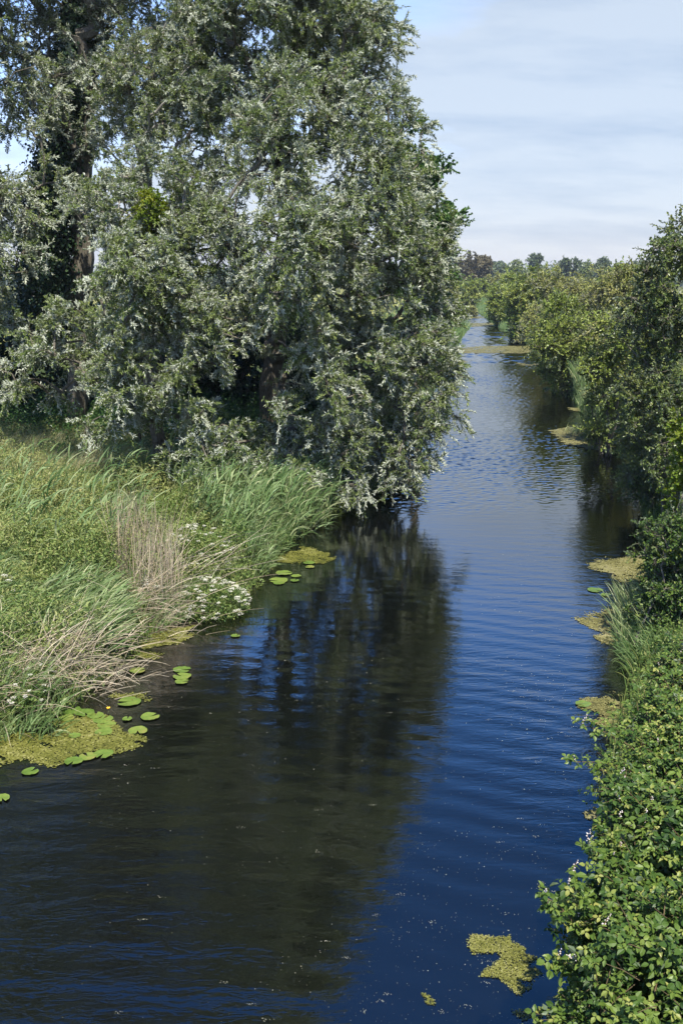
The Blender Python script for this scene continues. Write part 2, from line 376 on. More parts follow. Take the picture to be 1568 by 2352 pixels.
# ------------------------------------------------------------------ the ground and the river
def axis(lo, hi, fine_lo, fine_hi, step, grow=1.12):
    a = list(np.arange(fine_lo, fine_hi + 1e-6, step)); s = step
    while a[-1] < hi: s *= grow; a.append(a[-1] + s)
    s = step; b = [fine_lo]
    while b[-1] > lo: s *= grow; b.append(b[-1] - s)
    return np.array(b[1:][::-1] + a)
gx = axis(-2500, 2500, -16, 34, .3); gy = axis(-60, 4000, 2, 70, .35, 1.06)
X, Y = np.meshgrid(gx, gy)
Z = hz(X, Y)
nx, ny = len(gx), len(gy)
idx = np.arange(nx * ny).reshape(ny, nx)
fc = np.stack([idx[:-1, :-1], idx[:-1, 1:], idx[1:, 1:], idx[1:, :-1]], -1).reshape(-1, 4)
mb = MB(); mb.add(np.stack([X, Y, Z], -1).reshape(-1, 3), fc, .5)
tag(mb.build('ground', ground_mat(), smooth=True), kind='structure')
# the water: still and flat near the bridge, real wind ripples from twenty-five metres out
def sheet(mb, ys):
    vv = []
    for y in ys: vv += [(xl(y) - 1.6 - y * .02, y, 0), (xr(y) + 1.6 + y * .02, y, 0)]
    mb.add(vv, [(2 * i, 2 * i + 1, 2 * i + 3, 2 * i + 2) for i in range(len(ys) - 1)], .5)
_wr = np.random.default_rng(8)
def waves(X, Y, lam, slope, n=44):
    Z = np.zeros_like(X)
    for _ in range(n):
        l = lam * math.exp(_wr.normal() * .32); a = _wr.normal(math.pi / 2 + .25, .62); k = 2 * math.pi / l
        Z += slope * math.sqrt(2 / n) / k * np.sin(k * (X * math.cos(a) + Y * math.sin(a)) + _wr.uniform(0, 6.3))
    return Z
def rippled(mb, y0, y1, dx, dy, lam, slope):
    ys = np.linspace(y0, y1, int((y1 - y0) / dy) + 1); lo = xl(ys) - 1.6 - ys * .02; hi = xr(ys) + 1.6 + ys * .02
    nx_ = int((hi - lo).max() / dx) + 1; t = np.linspace(0, 1, nx_); Yg = np.repeat(ys[:, None], nx_, 1)
    Xg = lo[:, None] + (hi - lo)[:, None] * t[None]
    w = np.interp(Yg + 1.2 * np.sin(Xg * .5), [24.6, 27, 31, 34, 38, 44, 54, 60, 200], [0, .5, .9, 1.15, 1.1, .8, .85, 1.2, 1.3])
    w = w * (.75 + .35 * np.sin(Xg * .7 + 1.5 * np.sin(Yg * .23)) * np.sin(Yg * .31 + Xg * .2))
    e = np.minimum(t, 1 - t)[None] * (hi - lo)[:, None]; w = w * np.clip(e / 2.2, .15, 1) * np.clip((Yg - 24.2) / 1.5, 0, 1)
    Z = waves(Xg, Yg, lam, slope) * w
    idx = np.arange(Xg.size).reshape(Xg.shape); f = np.stack([idx[:-1, :-1], idx[:-1, 1:], idx[1:, 1:], idx[1:, :-1]], -1).reshape(-1, 4)
    mb.add(np.stack([Xg, Yg, Z], -1).reshape(-1, 3), f, .5)
mb = MB(); sheet(mb, np.r_[np.arange(-30, 24, 2.0), 24.0])
rippled(mb, 24, 72, .05, .038, .25, .105); rippled(mb, 72, 180, .16, .14, .85, .12)
sheet(mb, np.geomspace(180, 3900, 40))
tag(mb.build('water', water_mat(), smooth=True), kind='structure')

# ------------------------------------------------------------------ woody plants
def ellip(px, py, Y_, rx, rz, ry=None):
    """an envelope ellipsoid seen at (px,py) at distance Y_, radii given in display pixels"""
    c = at(px, py, Y_); s = mpp(Y_, c[2])
    return (c, np.array([rx * s, (ry if ry is not None else rx * s), rz * s]))
def lobed(rng, ells, n, nl, lr):
    """boughs: lobes standing on the envelope, clumps on each lobe's outer and upper side"""
    C, O, r = clumps(rng, [(c_, np.maximum(r_ - .75 * lr, .5 * r_)) for c_, r_ in ells], nl, .8)
    R = lr * rng.uniform(.6, 1.35, len(C)); k = rng.choice(len(C), n, p=R ** 2 / (R ** 2).sum())
    d = unit(rng.normal(size=(n, 3)) + O[k] * .7 + np.array([0, 0, .35]))
    P = C[k] + d * (R[k] * rng.uniform(.55, 1.0, n))[:, None] * np.array([1.1, 1.1, .85])
    keep = P[:, 2] > .3
    return P[keep], unit(d[keep] + O[k][keep] * .5), k[keep] / len(C)
def clumps(rng, ells, n, shell=.55, sep=.0):
    vol = np.array([np.prod(e[1]) ** .72 for e in ells]); pr = vol / vol.sum()
    C = np.array([e[0] for e in ells]); R = np.array([e[1] for e in ells])
    k = rng.choice(len(ells), n, p=pr); d = unit(rng.normal(size=(n, 3)))
    r = shell + (1 - shell) * rng.random(n) ** .7
    inner = rng.random(n) < .18; r[inner] *= rng.uniform(.2, .8, inner.sum())
    P = C[k] + d * R[k] * r[:, None]
    O = unit(d / R[k] * R[k].mean() + np.array([0, 0, .25]))
    keep = P[:, 2] > 0.25
    return P[keep], O[keep], r[keep]
def limbs(mb, rng, base, top, P, r0, rtip, bend=.12, mat=0, sides=6):
    """grow a branching skeleton from a trunk to the clump centres"""
    tn = 10; t = np.linspace(0, 1, tn)[:, None]
    mid = (base + top) / 2 + rng.normal(size=3) * np.linalg.norm(top - base) * .035
    tr = (1 - t) ** 2 * base + 2 * t * (1 - t) * mid + t * t * top
    nodes = [tuple(q) for q in tr]; par = [-1] + list(range(tn - 1)); 
    dist = [float(np.linalg.norm(tr[i] - base)) for i in range(tn)]
    Pa = np.array(nodes); order = np.argsort(np.linalg.norm(P - (base + top) / 2, axis=1))
    nd = np.zeros((tn + len(P) * 2, 3)); nd[:tn] = tr; pd = np.zeros(len(nd)); pd[:tn] = dist; cnt = tn
    parent = np.full(len(nd), -1); parent[1:tn] = np.arange(tn - 1)
    for q in order:
        p = P[q]; dv = p - nd[:cnt]; dl = np.linalg.norm(dv, axis=1)
        cost = dl + .25 * pd[:cnt] + np.maximum(0, nd[:cnt, 2] - p[2]) * .9
        cost[:2] += 3
        j = int(np.argmin(cost))
        m_ = (nd[j] + p) / 2 + np.array([0, 0, .10 * dl[j]]) + rng.normal(size=3) * dl[j] * bend
        nd[cnt] = m_; parent[cnt] = j; pd[cnt] = pd[j] + dl[j] * .5
        nd[cnt + 1] = p; parent[cnt + 1] = cnt; pd[cnt + 1] = pd[j] + dl[j]
        cnt += 2
    w = np.ones(cnt)
    for i in range(cnt - 1, tn - 1, -1): w[parent[i]] += w[i]
    for i in range(tn - 1, 0, -1): w[i - 1] += w[i]
    rad = rtip * w ** .43
    f = r0 / rad[0]
    rad = rtip + (rad - rtip) * (r0 - rtip) / max(rad[0] - rtip, 1e-6)
    i = np.arange(1, cnt); a = nd[parent[i]]; b = nd[i]
    m2 = (a + b) / 2 + rng.normal(size=a.shape) * np.linalg.norm(b - a, axis=1, keepdims=True) * .05
    Pts = np.stack([a, m2, b], 1); ra = np.minimum(rad[parent[i]], rad[i] * 1.5 + .002); rb = rad[i]
    # the trunk keeps its full taper
    ra[:tn - 1] = rad[:tn - 1]
    Rr = np.stack([ra, (ra + rb) / 2, rb], 1)
    tubes(mb, Pts, Rr, .5, sides, mat)
def foliage(rng, mb, P, O, cr, tw, lp, L, Wd, droop=.3, spread=.75, shape='diamond', up=.5, ns=.5, twmb=None, vb=None, wind=(.25, 0, 0), vspread=.55, tr=.004):
    """twigs fan out of each clump, leaves sit along the twigs"""
    n = len(P)
    s = cr * rng.uniform(.65, 1.3, n)
    c = np.repeat(P, tw, 0); o = np.repeat(O, tw, 0); sz = np.repeat(s, tw)
    d = unit(o * .55 + rng.normal(size=c.shape) * spread + np.array(wind) * .5)
    st = c + rng.normal(size=c.shape) * sz[:, None] * .22
    ln = sz * rng.uniform(.5, 1.25, len(c))
    # leaves
    k = len(c)
    t = np.linspace(.12, 1, lp)[None, :] + rng.uniform(-.5, .5, (k, lp)) / lp
    pos = st[:, None, :] + d[:, None, :] * (ln[:, None] * t)[..., None]
    pos[..., 2] -= droop * ln[:, None] * t ** 2
    dd = d[:, None, :] * np.ones((1, lp, 1)); dd = dd.copy(); dd[..., 2] -= 2 * droop * t
    ld = unit(unit(dd) * .75 + rng.normal(size=dd.shape) * .6 + np.array(wind) * .8)
    nn = unit(rng.normal(size=dd.shape) * ns * .6 + rng.normal(size=(k, 1, 3)) * ns * .9 + np.array([0, 0, up]) + o[:, None, :] * .35)
    clv = rng.random(n) if vb is None else vb
    cv = np.repeat(np.repeat(clv, tw), lp)
    val = np.clip(.5 + (cv - .5) * vspread + rng.normal(size=len(cv)) * .17, 0, 1)
    m = k * lp; sc = rng.uniform(.65, 1.25, m)
    leaves(mb, pos.reshape(-1, 3), ld.reshape(-1, 3), nn.reshape(-1, 3), L * sc, Wd * sc, val, shape)
    if twmb is not None:
        tt = np.array([0, .5, 1.0])[None, :]
        pp = st[:, None, :] + d[:, None, :] * (ln[:, None] * tt)[..., None]; pp[..., 2] -= droop * ln[:, None] * tt ** 2
        pp[:, 0] = c
        tubes(twmb, pp, np.broadcast_to(np.array([1.6, 1, .5]) * tr, (k, 3)), .5, 3)
    return st + d * ln[:, None] - np.array([0, 0, 1]) * (droop * ln)[:, None]

def woody(name, label, cat, base, top, ells, nc, cr, tw, lp, L, Wd, mat, seed, r0=.2, rtip=.012, bark='bark', group=None, shape='diamond',
          shell=.55, twigs=True, parts=('trunk', 'crown'), stems=1, spreadbase=.0, lobes=None, hollows=(), **k):
    rng = np.random.default_rng(seed)
    base = np.array(base, float); base[2] = float(hz(base[0], base[1])) - .05
    root = empty(name, base, label, cat, group)
    if lobes:
        P, O, lv = lobed(rng, ells, int(nc * .70), *lobes); P2, O2, _ = clumps(rng, ells, int(nc * .30), .45)
        lv = rng.permutation(1000)[(lv * 999).astype(int)] / 1000; P = np.vstack([P, P2]); O = np.vstack([O, O2]); k['vb'] = np.clip(np.r_[lv, np.full(len(P2), .4)] * .7 + rng.random(len(P)) * .3, 0, 1)
    else:
        P, O, r = clumps(rng, ells, nc, shell)
    if len(hollows):                        # shady gaps between the boughs
        keep = np.ones(len(P), bool)
        for c_, q_ in hollows: keep &= np.linalg.norm((P - c_) * [1, .5, 1], axis=1) > q_
        P, O = P[keep], O[keep]
        if k.get('vb') is not None: k['vb'] = k['vb'][keep]
    tb = MB()
    if stems == 1:
        limbs(tb, rng, base, np.array(top, float), P, r0, rtip)
    else:
        lab = rng.integers(0, stems, len(P))
        ang = np.arctan2(P[:, 1] - base[1], P[:, 0] - base[0]); lab = ((ang + np.pi) / (2 * np.pi) * stems).astype(int) % stems
        for s_ in range(stems):
            q = P[lab == s_]
            if len(q) < 2: continue
            b = base + np.array([rng.normal() * spreadbase, rng.normal() * spreadbase, 0])
            tp = b * .45 + q.mean(0) * .55
            limbs(tb, rng, b, tp, q, r0 * .8, rtip, sides=4)
    cb_ = MB(); tip = foliage(rng, cb_, P, O, cr, tw, lp, L, Wd, twmb=tb if twigs else None, shape=shape, **k)
    tb.build(parts[0], M[bark], root)
    cb_.build(parts[1], M[mat], root)
    return root, P, O, rng, tip

E = ellip
# --- the big silver willow over the water
woody('willow_tree', 'large silver-leaved willow leaning out over the river, tallest crown with boughs touching the water', 'tree', (-2.6, 29.5, 0), at(640, -150, 29),
      [E(620, 120, 28, 230, 230), E(800, 130, 28, 145, 150), E(830, 330, 26.5, 160, 170), E(660, 360, 26, 220, 200), E(860, 540, 25.5, 180, 170),
       E(690, 600, 24.5, 220, 190), E(880, 730, 26, 155, 150), E(930, 880, 26.5, 130, 110), E(760, 830, 25, 190, 150), E(820, 1000, 26, 125, 105), E(990, 900, 26.5, 105, 90), E(930, 970, 26.3, 120, 90), E(860, 1040, 26, 100, 80), E(985, 790, 27, 90, 90), E(950, 750, 27, 95, 90), E(900, 620, 27, 110, 100), E(700, 1040, 26, 110, 70), E(640, 1035, 24.6, 120, 85), E(770, 1075, 25.0, 125, 95), E(520, 1050, 24.4, 90, 65), E(830, 1110, 25.6, 80, 70),
       E(620, 930, 25, 150, 150), E(980, 640, 29, 60, 110), E(560, 760, 25, 120, 160), E(560, -180, 29, 260, 260), E(740, -120, 28.5, 150, 160), E(590, -420, 29, 200, 170)],
      1350, .50, 14, 38, .105, .030, 'willow', 11, r0=.34, droop=.22, up=.3, ns=.8, vspread=.6, lobes=(190, 1.0), hollows=[(at(540, 900, 24.5), .95), (at(620, 830, 24.2), .8), (at(720, 900, 24.2), .7), (at(600, 560, 24.5), .7), (at(800, 780, 24.5), .65), (at(740, 420, 24.6), .7), (at(900, 640, 25), .55), (at(660, 1010, 24), .6)])
# --- willow low in front, above the shaded grass
woody('willow_tree', 'rounded low silver willow drooping over the shaded grass, beneath the ivy-clad trunk', 'tree', (-5.2, 26, 0), at(370, 620, 25.5),
      [E(340, 640, 24.5, 130, 120), E(390, 780, 24, 130, 120), E(330, 880, 24, 110, 100), E(440, 900, 24, 100, 90), E(200, 800, 25.5, 110, 120), E(260, 930, 24.5, 90, 50), E(500, 1010, 24.5, 70, 50), E(120, 860, 26.5, 90, 60)],
      260, .42, 14, 38, .105, .030, 'willow', 12, lobes=(40, .85), hollows=[(at(140, 880, 25), .7), (at(320, 990, 23.5), .6), (at(460, 830, 23.6), .5)], r0=.2, droop=.3, up=.25, ns=.75)
# --- ivy-clad tree and its neighbours
woody('ivy_clad_tree', 'tall tree with its dark trunk wrapped in ivy, thin crown of open branches above', 'tree', (-9.3, 31.5, 0), at(180, -260, 31.5),
      [E(140, 60, 31.5, 150, 120), E(330, 60, 31, 150, 130), E(230, -160, 31.5, 260, 160), E(90, -60, 32, 120, 120), E(70, 120, 31, 90, 100), E(110, 330, 30.5, 80, 90), E(170, 250, 30, 90, 130), E(230, 150, 30, 90, 110), E(430, -60, 31, 130, 150), E(180, -380, 31.5, 200, 150), E(300, -520, 31, 180, 160)],
      580, .5, 12, 30, .105, .032, 'willow_dark', 13, lobes=(96, .95), r0=.36, droop=.15, up=.2, ns=.8, shell=.35, parts=('trunk', 'crown'))
ivy_root = [o for o in COL.objects if o.name.startswith('ivy_clad_tree')][0]
rng = np.random.default_rng(5)
mb = MB()
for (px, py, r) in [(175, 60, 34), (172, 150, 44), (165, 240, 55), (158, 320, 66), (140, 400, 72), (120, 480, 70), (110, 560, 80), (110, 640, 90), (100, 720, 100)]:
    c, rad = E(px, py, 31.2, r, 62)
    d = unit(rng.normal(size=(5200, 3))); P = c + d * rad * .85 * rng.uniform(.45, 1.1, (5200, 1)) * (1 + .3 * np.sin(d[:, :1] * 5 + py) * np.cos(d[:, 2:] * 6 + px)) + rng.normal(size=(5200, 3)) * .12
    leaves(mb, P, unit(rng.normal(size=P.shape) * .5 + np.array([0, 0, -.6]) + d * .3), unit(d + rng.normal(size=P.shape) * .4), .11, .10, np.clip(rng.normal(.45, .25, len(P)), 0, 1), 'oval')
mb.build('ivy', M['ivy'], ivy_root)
woody('silver_poplar', 'slender silver-grey tree between the ivy-clad trunk and the big willow', 'tree', (-6.3, 29.5, 0), at(350, 180, 29),
      [E(330, 180, 29, 110, 120), E(420, 260, 28.5, 110, 120), E(270, 330, 29, 80, 70), E(430, 440, 27.5, 110, 100), E(240, 470, 27, 100, 70), E(470, 120, 29, 100, 120), E(470, 560, 26.5, 100, 100), E(330, 560, 26.5, 90, 50)],
      400, .46, 14, 34, .105, .030, 'willow', 14, lobes=(62, .9), r0=.22, droop=.2, up=.25, ns=.8, bark='bark_pale')
woody('willow_tree', 'grey-green willow cut off by the picture edge, left of the ivy-clad tree', 'tree', (-12.2, 28, 0), at(-60, 250, 28),
      [E(-60, 520, 27, 110, 150), E(10, 640, 27, 100, 120), E(-80, 300, 28, 90, 160), E(60, 760, 27, 90, 90), E(-100, 760, 27, 140, 120), E(40, 480, 28.5, 60, 60), E(-40, 150, 28, 60, 90), E(-150, 0, 28, 110, 200), E(60, 430, 28.5, 40, 60), E(25, 190, 29, 70, 120), E(60, 330, 29, 60, 90), E(-140, -300, 28, 150, 250), E(-120, -560, 28, 130, 160), E(-270, -120, 28, 130, 260), E(-270, 300, 28, 130, 220), E(-290, -480, 28, 130, 200)],
      720, .46, 13, 34, .105, .030, 'willow', 15, lobes=(95, .95), hollows=[(at(60, 700, 26), 1.2), (at(130, 640, 26.5), .9), (at(20, 830, 26), 1.0)], r0=.2, droop=.22, up=.25, ns=.8)
woody('alder_tree', 'dark green broadleaved tree showing behind the willow crown, against the sky', 'tree', (3.2, 36, 0), at(985, 420, 36),
      [E(985, 520, 36, 75, 90), E(1020, 500, 35.5, 40, 35), E(940, 400, 36, 80, 110), E(960, 640, 36, 75, 80), E(1000, 580, 35.5, 40, 30)],
      130, .45, 13, 22, .11, .085, 'alder', 16, r0=.16, droop=.05, up=.5, ns=.6, shape='oval')
woody('yellow_green_shrub', 'sunlit yellow-green shrub seen through a gap between the willow crowns', 'shrub', (-6.3, 28, 0), at(345, 480, 26),
      [E(345, 480, 25.9, 36, 44), E(335, 560, 26.8, 35, 60)], 34, .28, 14, 16, .07, .05, 'yellowing', 17, r0=.06, rtip=.006, shape='oval', parts=('trunk', 'foliage'))
# --- shrubs added behind the willows to block bright horizon and read as black shade
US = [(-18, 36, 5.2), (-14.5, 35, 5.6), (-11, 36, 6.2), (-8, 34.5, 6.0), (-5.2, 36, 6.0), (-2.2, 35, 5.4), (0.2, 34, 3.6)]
UL = ['added dark backing shrub under the trees at the picture edge', 'added dark backing shrub under the grey-green willow at the far side', 'added dark backing shrub beneath the ivy-clad trunk',
      'added dark backing shrub between the ivy-clad tree and the low willow', 'added dark backing shrub behind the low drooping willow', 'added dark backing shrub behind the big willow boughs', 'added dark backing shrub by the water behind the big willow']
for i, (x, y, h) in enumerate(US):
    woody('dark_backing_shrub', UL[i], 'shrub', (x, y, 0), (x, y, h * .7), [(np.array([x, y, h * .5]), np.array([2.4, 1.8, h * .5])), (np.array([x + .8, y - 1.2, h * .25]), np.array([1.9, 1.2, h * .27]))],
          110, .62, 9, 14, .18, .14, 'ivy', 40 + i, r0=.08, rtip=.01, shape='oval', group='added dark backing shrubs under the trees', parts=('trunk', 'foliage'), twigs=False, droop=.1, shell=.3)  # darkest leaf colour, so the added shrubs pass for deep shade

# --- right bank, from the camera outwards.  (px, top py, Y, half width px, leaf material, ...)
def bush(label, px, top, Y_, hw, mat, seed, nc, cr, tw, lp, L, Wd, name='hawthorn_bush', cat='bush', group='bushes along the right bank', depth=None, zbot=.35, extra=(), shape='oval', **k):
    c0 = at(px, top, Y_); zt = c0[2]; s = mpp(Y_, zt)
    g = float(hz(c0[0], Y_)); zc_ = g + (zt - g) * .5
    rx = max(hw * s - cr * .7, hw * s * .55); ry = depth if depth else rx; zt -= cr * .35
    el = [(np.array([c0[0], Y_, zc_]), np.array([rx, ry, (zt - g) * .5])),
          (np.array([c0[0], Y_, g + (zt - g) * .3]), np.array([rx * .95, ry * .95, (zt - g) * .32]))] + list(extra)
    return woody(name, label, cat, (c0[0], Y_, 0), (c0[0], Y_, g + (zt - g) * .6), el, nc, cr, tw, lp, L, Wd, mat, seed, group=group, shape=shape,
                 parts=('branches', 'foliage'), stems=4, spreadbase=.25, lobes=(max(14, nc // 8), min(rx, (zt - g) * .5) * .42), **k)

bush('tall dark hawthorn crown rising above the far hedge at the picture edge', 1640, 470, 22.5, 195, 'haw_shaded', 60, 460, .36, 12, 20, .065, .045, r0=.06, rtip=.007,
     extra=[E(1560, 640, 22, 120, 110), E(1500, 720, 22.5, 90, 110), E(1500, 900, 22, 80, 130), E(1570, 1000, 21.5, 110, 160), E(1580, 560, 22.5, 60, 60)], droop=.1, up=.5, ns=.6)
bush('yellow-tinged maple bush hanging into the picture edge above the bramble', 1660, 620, 16, 105, 'yellowing', 61, 90, .3, 11, 16, .065, .055, r0=.05, rtip=.006, name='maple_bush', droop=.1, up=.6, ns=.5)
bush('bright green hawthorn spray lit by sun over the dark water edge', 1590, 1020, 16.5, 75, 'yellowing', 62, 60, .26, 10, 15, .055, .042, r0=.04, rtip=.006,
     extra=[E(1540, 1055, 16, 40, 35)], droop=.15, up=.6, ns=.5)
bush('dark shade-coloured thorn bush under the tall hawthorn, down to the water', 1530, 930, 25, 120, 'haw_shaded', 63, 170, .42, 11, 16, .07, .05, r0=.07, rtip=.007, droop=.15, up=.5, ns=.6)
bush('low dark bush with cream blossom heads over the duckweed', 1560, 1165, 15.2, 115, 'bramble', 64, 150, .25, 11, 15, .05, .036, r0=.03, rtip=.005, name='blossoming_bush', droop=.1, up=.6, ns=.5)
bush('olive hawthorn between the round green bush and the tall dark hawthorn', 1475, 590, 38, 105, 'olive', 65, 210, .5, 11, 16, .10, .065, r0=.09, rtip=.009, droop=.1, up=.5, ns=.6,
     extra=[E(1440, 800, 36, 80, 110)])
bush('green bush with shadowed foot, directly behind the reed clumps', 1410, 745, 34, 75, 'haw', 66, 120, .42, 11, 16, .09, .06, r0=.07, rtip=.008, droop=.1, up=.5, ns=.6, extra=[E(1420, 830, 33, 70, 90)])
bush('rounded mid-green hawthorn bulging over the river bend', 1315, 660, 53, 100, 'haw', 67, 220, .62, 11, 16, .125, .085, r0=.1, rtip=.01, droop=.1, up=.55, ns=.55,
     extra=[E(1260, 790, 51, 50, 50), E(1380, 800, 50, 60, 70)])
bush('olive-brown sallow behind the rounded hawthorn, with pale bare twigs', 1290, 605, 72, 95, 'olive', 68, 190, .75, 11, 14, .17, .10, name='sallow_bush', r0=.1, rtip=.016, droop=0, up=.4, ns=.7,
     extra=[E(1235, 740, 66, 45, 50)])
bush('reddish-stemmed sallow thicket in front of the tall dark hawthorn', 1385, 598, 62, 80, 'olive', 69, 160, .7, 10, 14, .15, .09, name='sallow_bush', r0=.1, rtip=.018, droop=0, up=.4, ns=.7)
bush('dark-footed bush with a yellow-green top beside the second duckweed raft', 1215, 614, 96, 58, 'haw', 70, 170, .9, 10, 14, .22, .14, r0=.1, rtip=.016, droop=.1, up=.5, ns=.6)
bush('tallest yellow-green bush of the hedge, between two olive bushes', 1240, 592, 104, 55, 'haw', 71, 120, .9, 10, 14, .24, .15, r0=.1, rtip=.016, droop=.1, up=.5, ns=.6)
bush('green bush at the last visible bend, dark beneath', 1152, 648, 128, 34, 'haw', 72, 130, 1.0, 10, 13, .28, .18, r0=.1, rtip=.02, droop=.1, up=.5, ns=.6)
bush('small pale bush standing at the water in the far bend', 1072, 700, 160, 20, 'olive', 73, 50, .8, 9, 12, .30, .2, r0=.06, rtip=.02)
bush('low green bush behind the last visible bend', 1160, 628, 145, 45, 'haw', 74, 120, 1.1, 10, 13, .3, .2, r0=.1, rtip=.02)
FB = [(1050, 648, 215, 34, 'haw'), (1095, 642, 240, 40, 'haw'), (1030, 650, 190, 24, 'olive'), (1012, 640, 230, 24, 'haw'), (1135, 628, 260, 40, 'olive'), (1340, 604, 150, 60, 'olive'),
      (1420, 606, 130, 60, 'haw'), (1075, 648, 200, 26, 'haw'), (1480, 610, 120, 70, 'olive'), (1180, 620, 230, 44, 'haw'), (1255, 616, 210, 50, 'olive'), (980, 640, 200, 40, 'haw')]
FL = ['rounded green bush beyond the far bend', 'wide green bush below the brown tree', 'olive bush where the river disappears', 'green bush touching the willow outline beyond the bend',
      'olive bush between the brown tree and the hedge', 'olive thicket top showing over the rounded hawthorn', 'green thicket top beside the reddish sallow', 'small green bush beyond the far bend',
      'olive thicket top beside the tall dark hawthorn', 'green bush top under the pale distant trees', 'olive bush top under the pale distant trees', 'green bush hidden mostly by the willow']
for i, (px, top, Y_, hw, mt_) in enumerate(FB):
    bush(FL[i], px, top, Y_, hw, mt_, 80 + i, 80, 1.5, 9, 12, .0022 * Y_ + .03, .0014 * Y_ + .02, name='distant_bush', group='bushes far down the river', r0=.12, rtip=.03, twigs=False)
# --- distant trees on the skyline
FT = [(1085, 583, 330, 48, 'brown', 'brown-leaved tree standing out on the skyline'), (1036, 592, 460, 26, 'blue', 'dark bluish tree left of the brown tree'),
      (1128, 597, 460, 32, 'blue', 'dark bluish tree right of the brown tree'), (1018, 612, 300, 26, 'willow', 'pale silvery willow below the bluish tree'),
      (1160, 606, 380, 22, 'blue', 'small grey-green skyline tree beside the bluish one'), (1188, 602, 360, 20, 'willow', 'pale pointed skyline tree above the hedge'),
      (1226, 585, 400, 15, 'blue', 'small dark round skyline tree poking above the yellow-green bush'), (1300, 584, 340, 24, 'blue', 'open branched skyline tree, tallest beyond the hedge'),
      (1345, 604, 380, 20, 'willow', 'pale skyline tree behind the olive thicket'), (1382, 597, 360, 11, 'blue', 'narrow skyline tree with pointed top'),
      (1425, 606, 400, 26, 'blue', 'wide grey skyline tree beside the tall dark hawthorn'), (1262, 608, 420, 20, 'willow', 'pale skyline tree between the round and the open one'),
      (1480, 600, 380, 36, 'blue', 'skyline tree mostly behind the tall dark hawthorn'), (990, 604, 380, 32, 'blue', 'skyline tree mostly behind the willow')]
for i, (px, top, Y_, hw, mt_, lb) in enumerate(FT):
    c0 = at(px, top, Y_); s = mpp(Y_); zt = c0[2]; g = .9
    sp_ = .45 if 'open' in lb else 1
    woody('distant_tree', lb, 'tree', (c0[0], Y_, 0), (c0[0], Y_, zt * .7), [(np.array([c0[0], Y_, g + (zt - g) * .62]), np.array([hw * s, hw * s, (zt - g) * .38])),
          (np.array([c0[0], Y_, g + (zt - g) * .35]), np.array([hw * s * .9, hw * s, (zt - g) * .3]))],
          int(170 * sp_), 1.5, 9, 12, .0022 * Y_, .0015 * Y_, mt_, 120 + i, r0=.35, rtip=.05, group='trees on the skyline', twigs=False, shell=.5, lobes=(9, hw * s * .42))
# far wood: the unbroken band of trees on the horizon
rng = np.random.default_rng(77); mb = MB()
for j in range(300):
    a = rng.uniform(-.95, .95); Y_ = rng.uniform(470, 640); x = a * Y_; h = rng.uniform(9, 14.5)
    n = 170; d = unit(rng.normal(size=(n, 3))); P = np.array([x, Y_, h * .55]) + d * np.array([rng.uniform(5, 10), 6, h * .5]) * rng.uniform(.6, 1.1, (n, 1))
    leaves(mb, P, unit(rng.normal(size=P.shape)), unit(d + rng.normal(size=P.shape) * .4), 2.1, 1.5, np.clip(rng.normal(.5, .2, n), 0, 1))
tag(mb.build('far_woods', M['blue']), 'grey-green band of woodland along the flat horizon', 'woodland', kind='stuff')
# ------------------------------------------------------------------ low growth on the far banks (one mass nobody could count)
def rim(rng, n, y0, y1, side, dmin, dmax):
    y = y0 + (y1 - y0) * rng.random(n)
    d = rng.uniform(dmin, dmax, n)
    x = xl(y) - d if side < 0 else xr(y) + d
    return x, y
rng = np.random.default_rng(21); mb = MB()
for side, y0, y1, dm in ((-1, 30, 300, 9), (1, 14, 300, 5)):
    for a, b in zip([y0, 60, 110, 180], [60, 110, 180, 300]):
        if b <= a: continue
        n = 9000; x, y = rim(rng, n, a, b, side, -.05 - .0 * a, dm)
        P = np.c_[x, y, hz(x, y)]; sc = np.clip(y / 60, .8, 4)
        az = rng.uniform(-.6, .9, n); blades(mb, P, np.c_[np.cos(az), np.sin(az)], rng.uniform(.35, .8, n) * (.7 + .3 * sc), .018 * sc, rng.uniform(0, .3, n), rng.uniform(.2, 1.1, n),
                                           np.clip(rng.normal(.4, .2, n), 0, 1), k=3, rng=rng)
tag(mb.build('bank_grass', M['reed']), 'low green grass along both river banks beyond the willow', 'grass', kind='stuff')
# flat meadow beyond the banks
rng = np.random.default_rng(22); mb = MB()
n = 26000; Y_ = rng.uniform(40, 420, n); x = rng.uniform(-.6, .9, n) * Y_
ok = (x < xl(Y_) - 4) | (x > xr(Y_) + 4); x, Y_ = x[ok], Y_[ok]; n = len(x)
P = np.c_[x, Y_, hz(x, Y_) + rng.uniform(0, .5, n)]
leaves(mb, P, unit(rng.normal(size=P.shape) + np.array([0, 0, 1.])), unit(rng.normal(size=P.shape) + np.array([0, 0, 1.5])), .006 * Y_ + .2, .004 * Y_ + .12, np.clip(rng.normal(.55, .2, n), 0, 1))
tag(mb.build('meadow_scrub', M['olive']), 'low scrub and rough pasture behind the river hedges', 'scrub', kind='stuff')

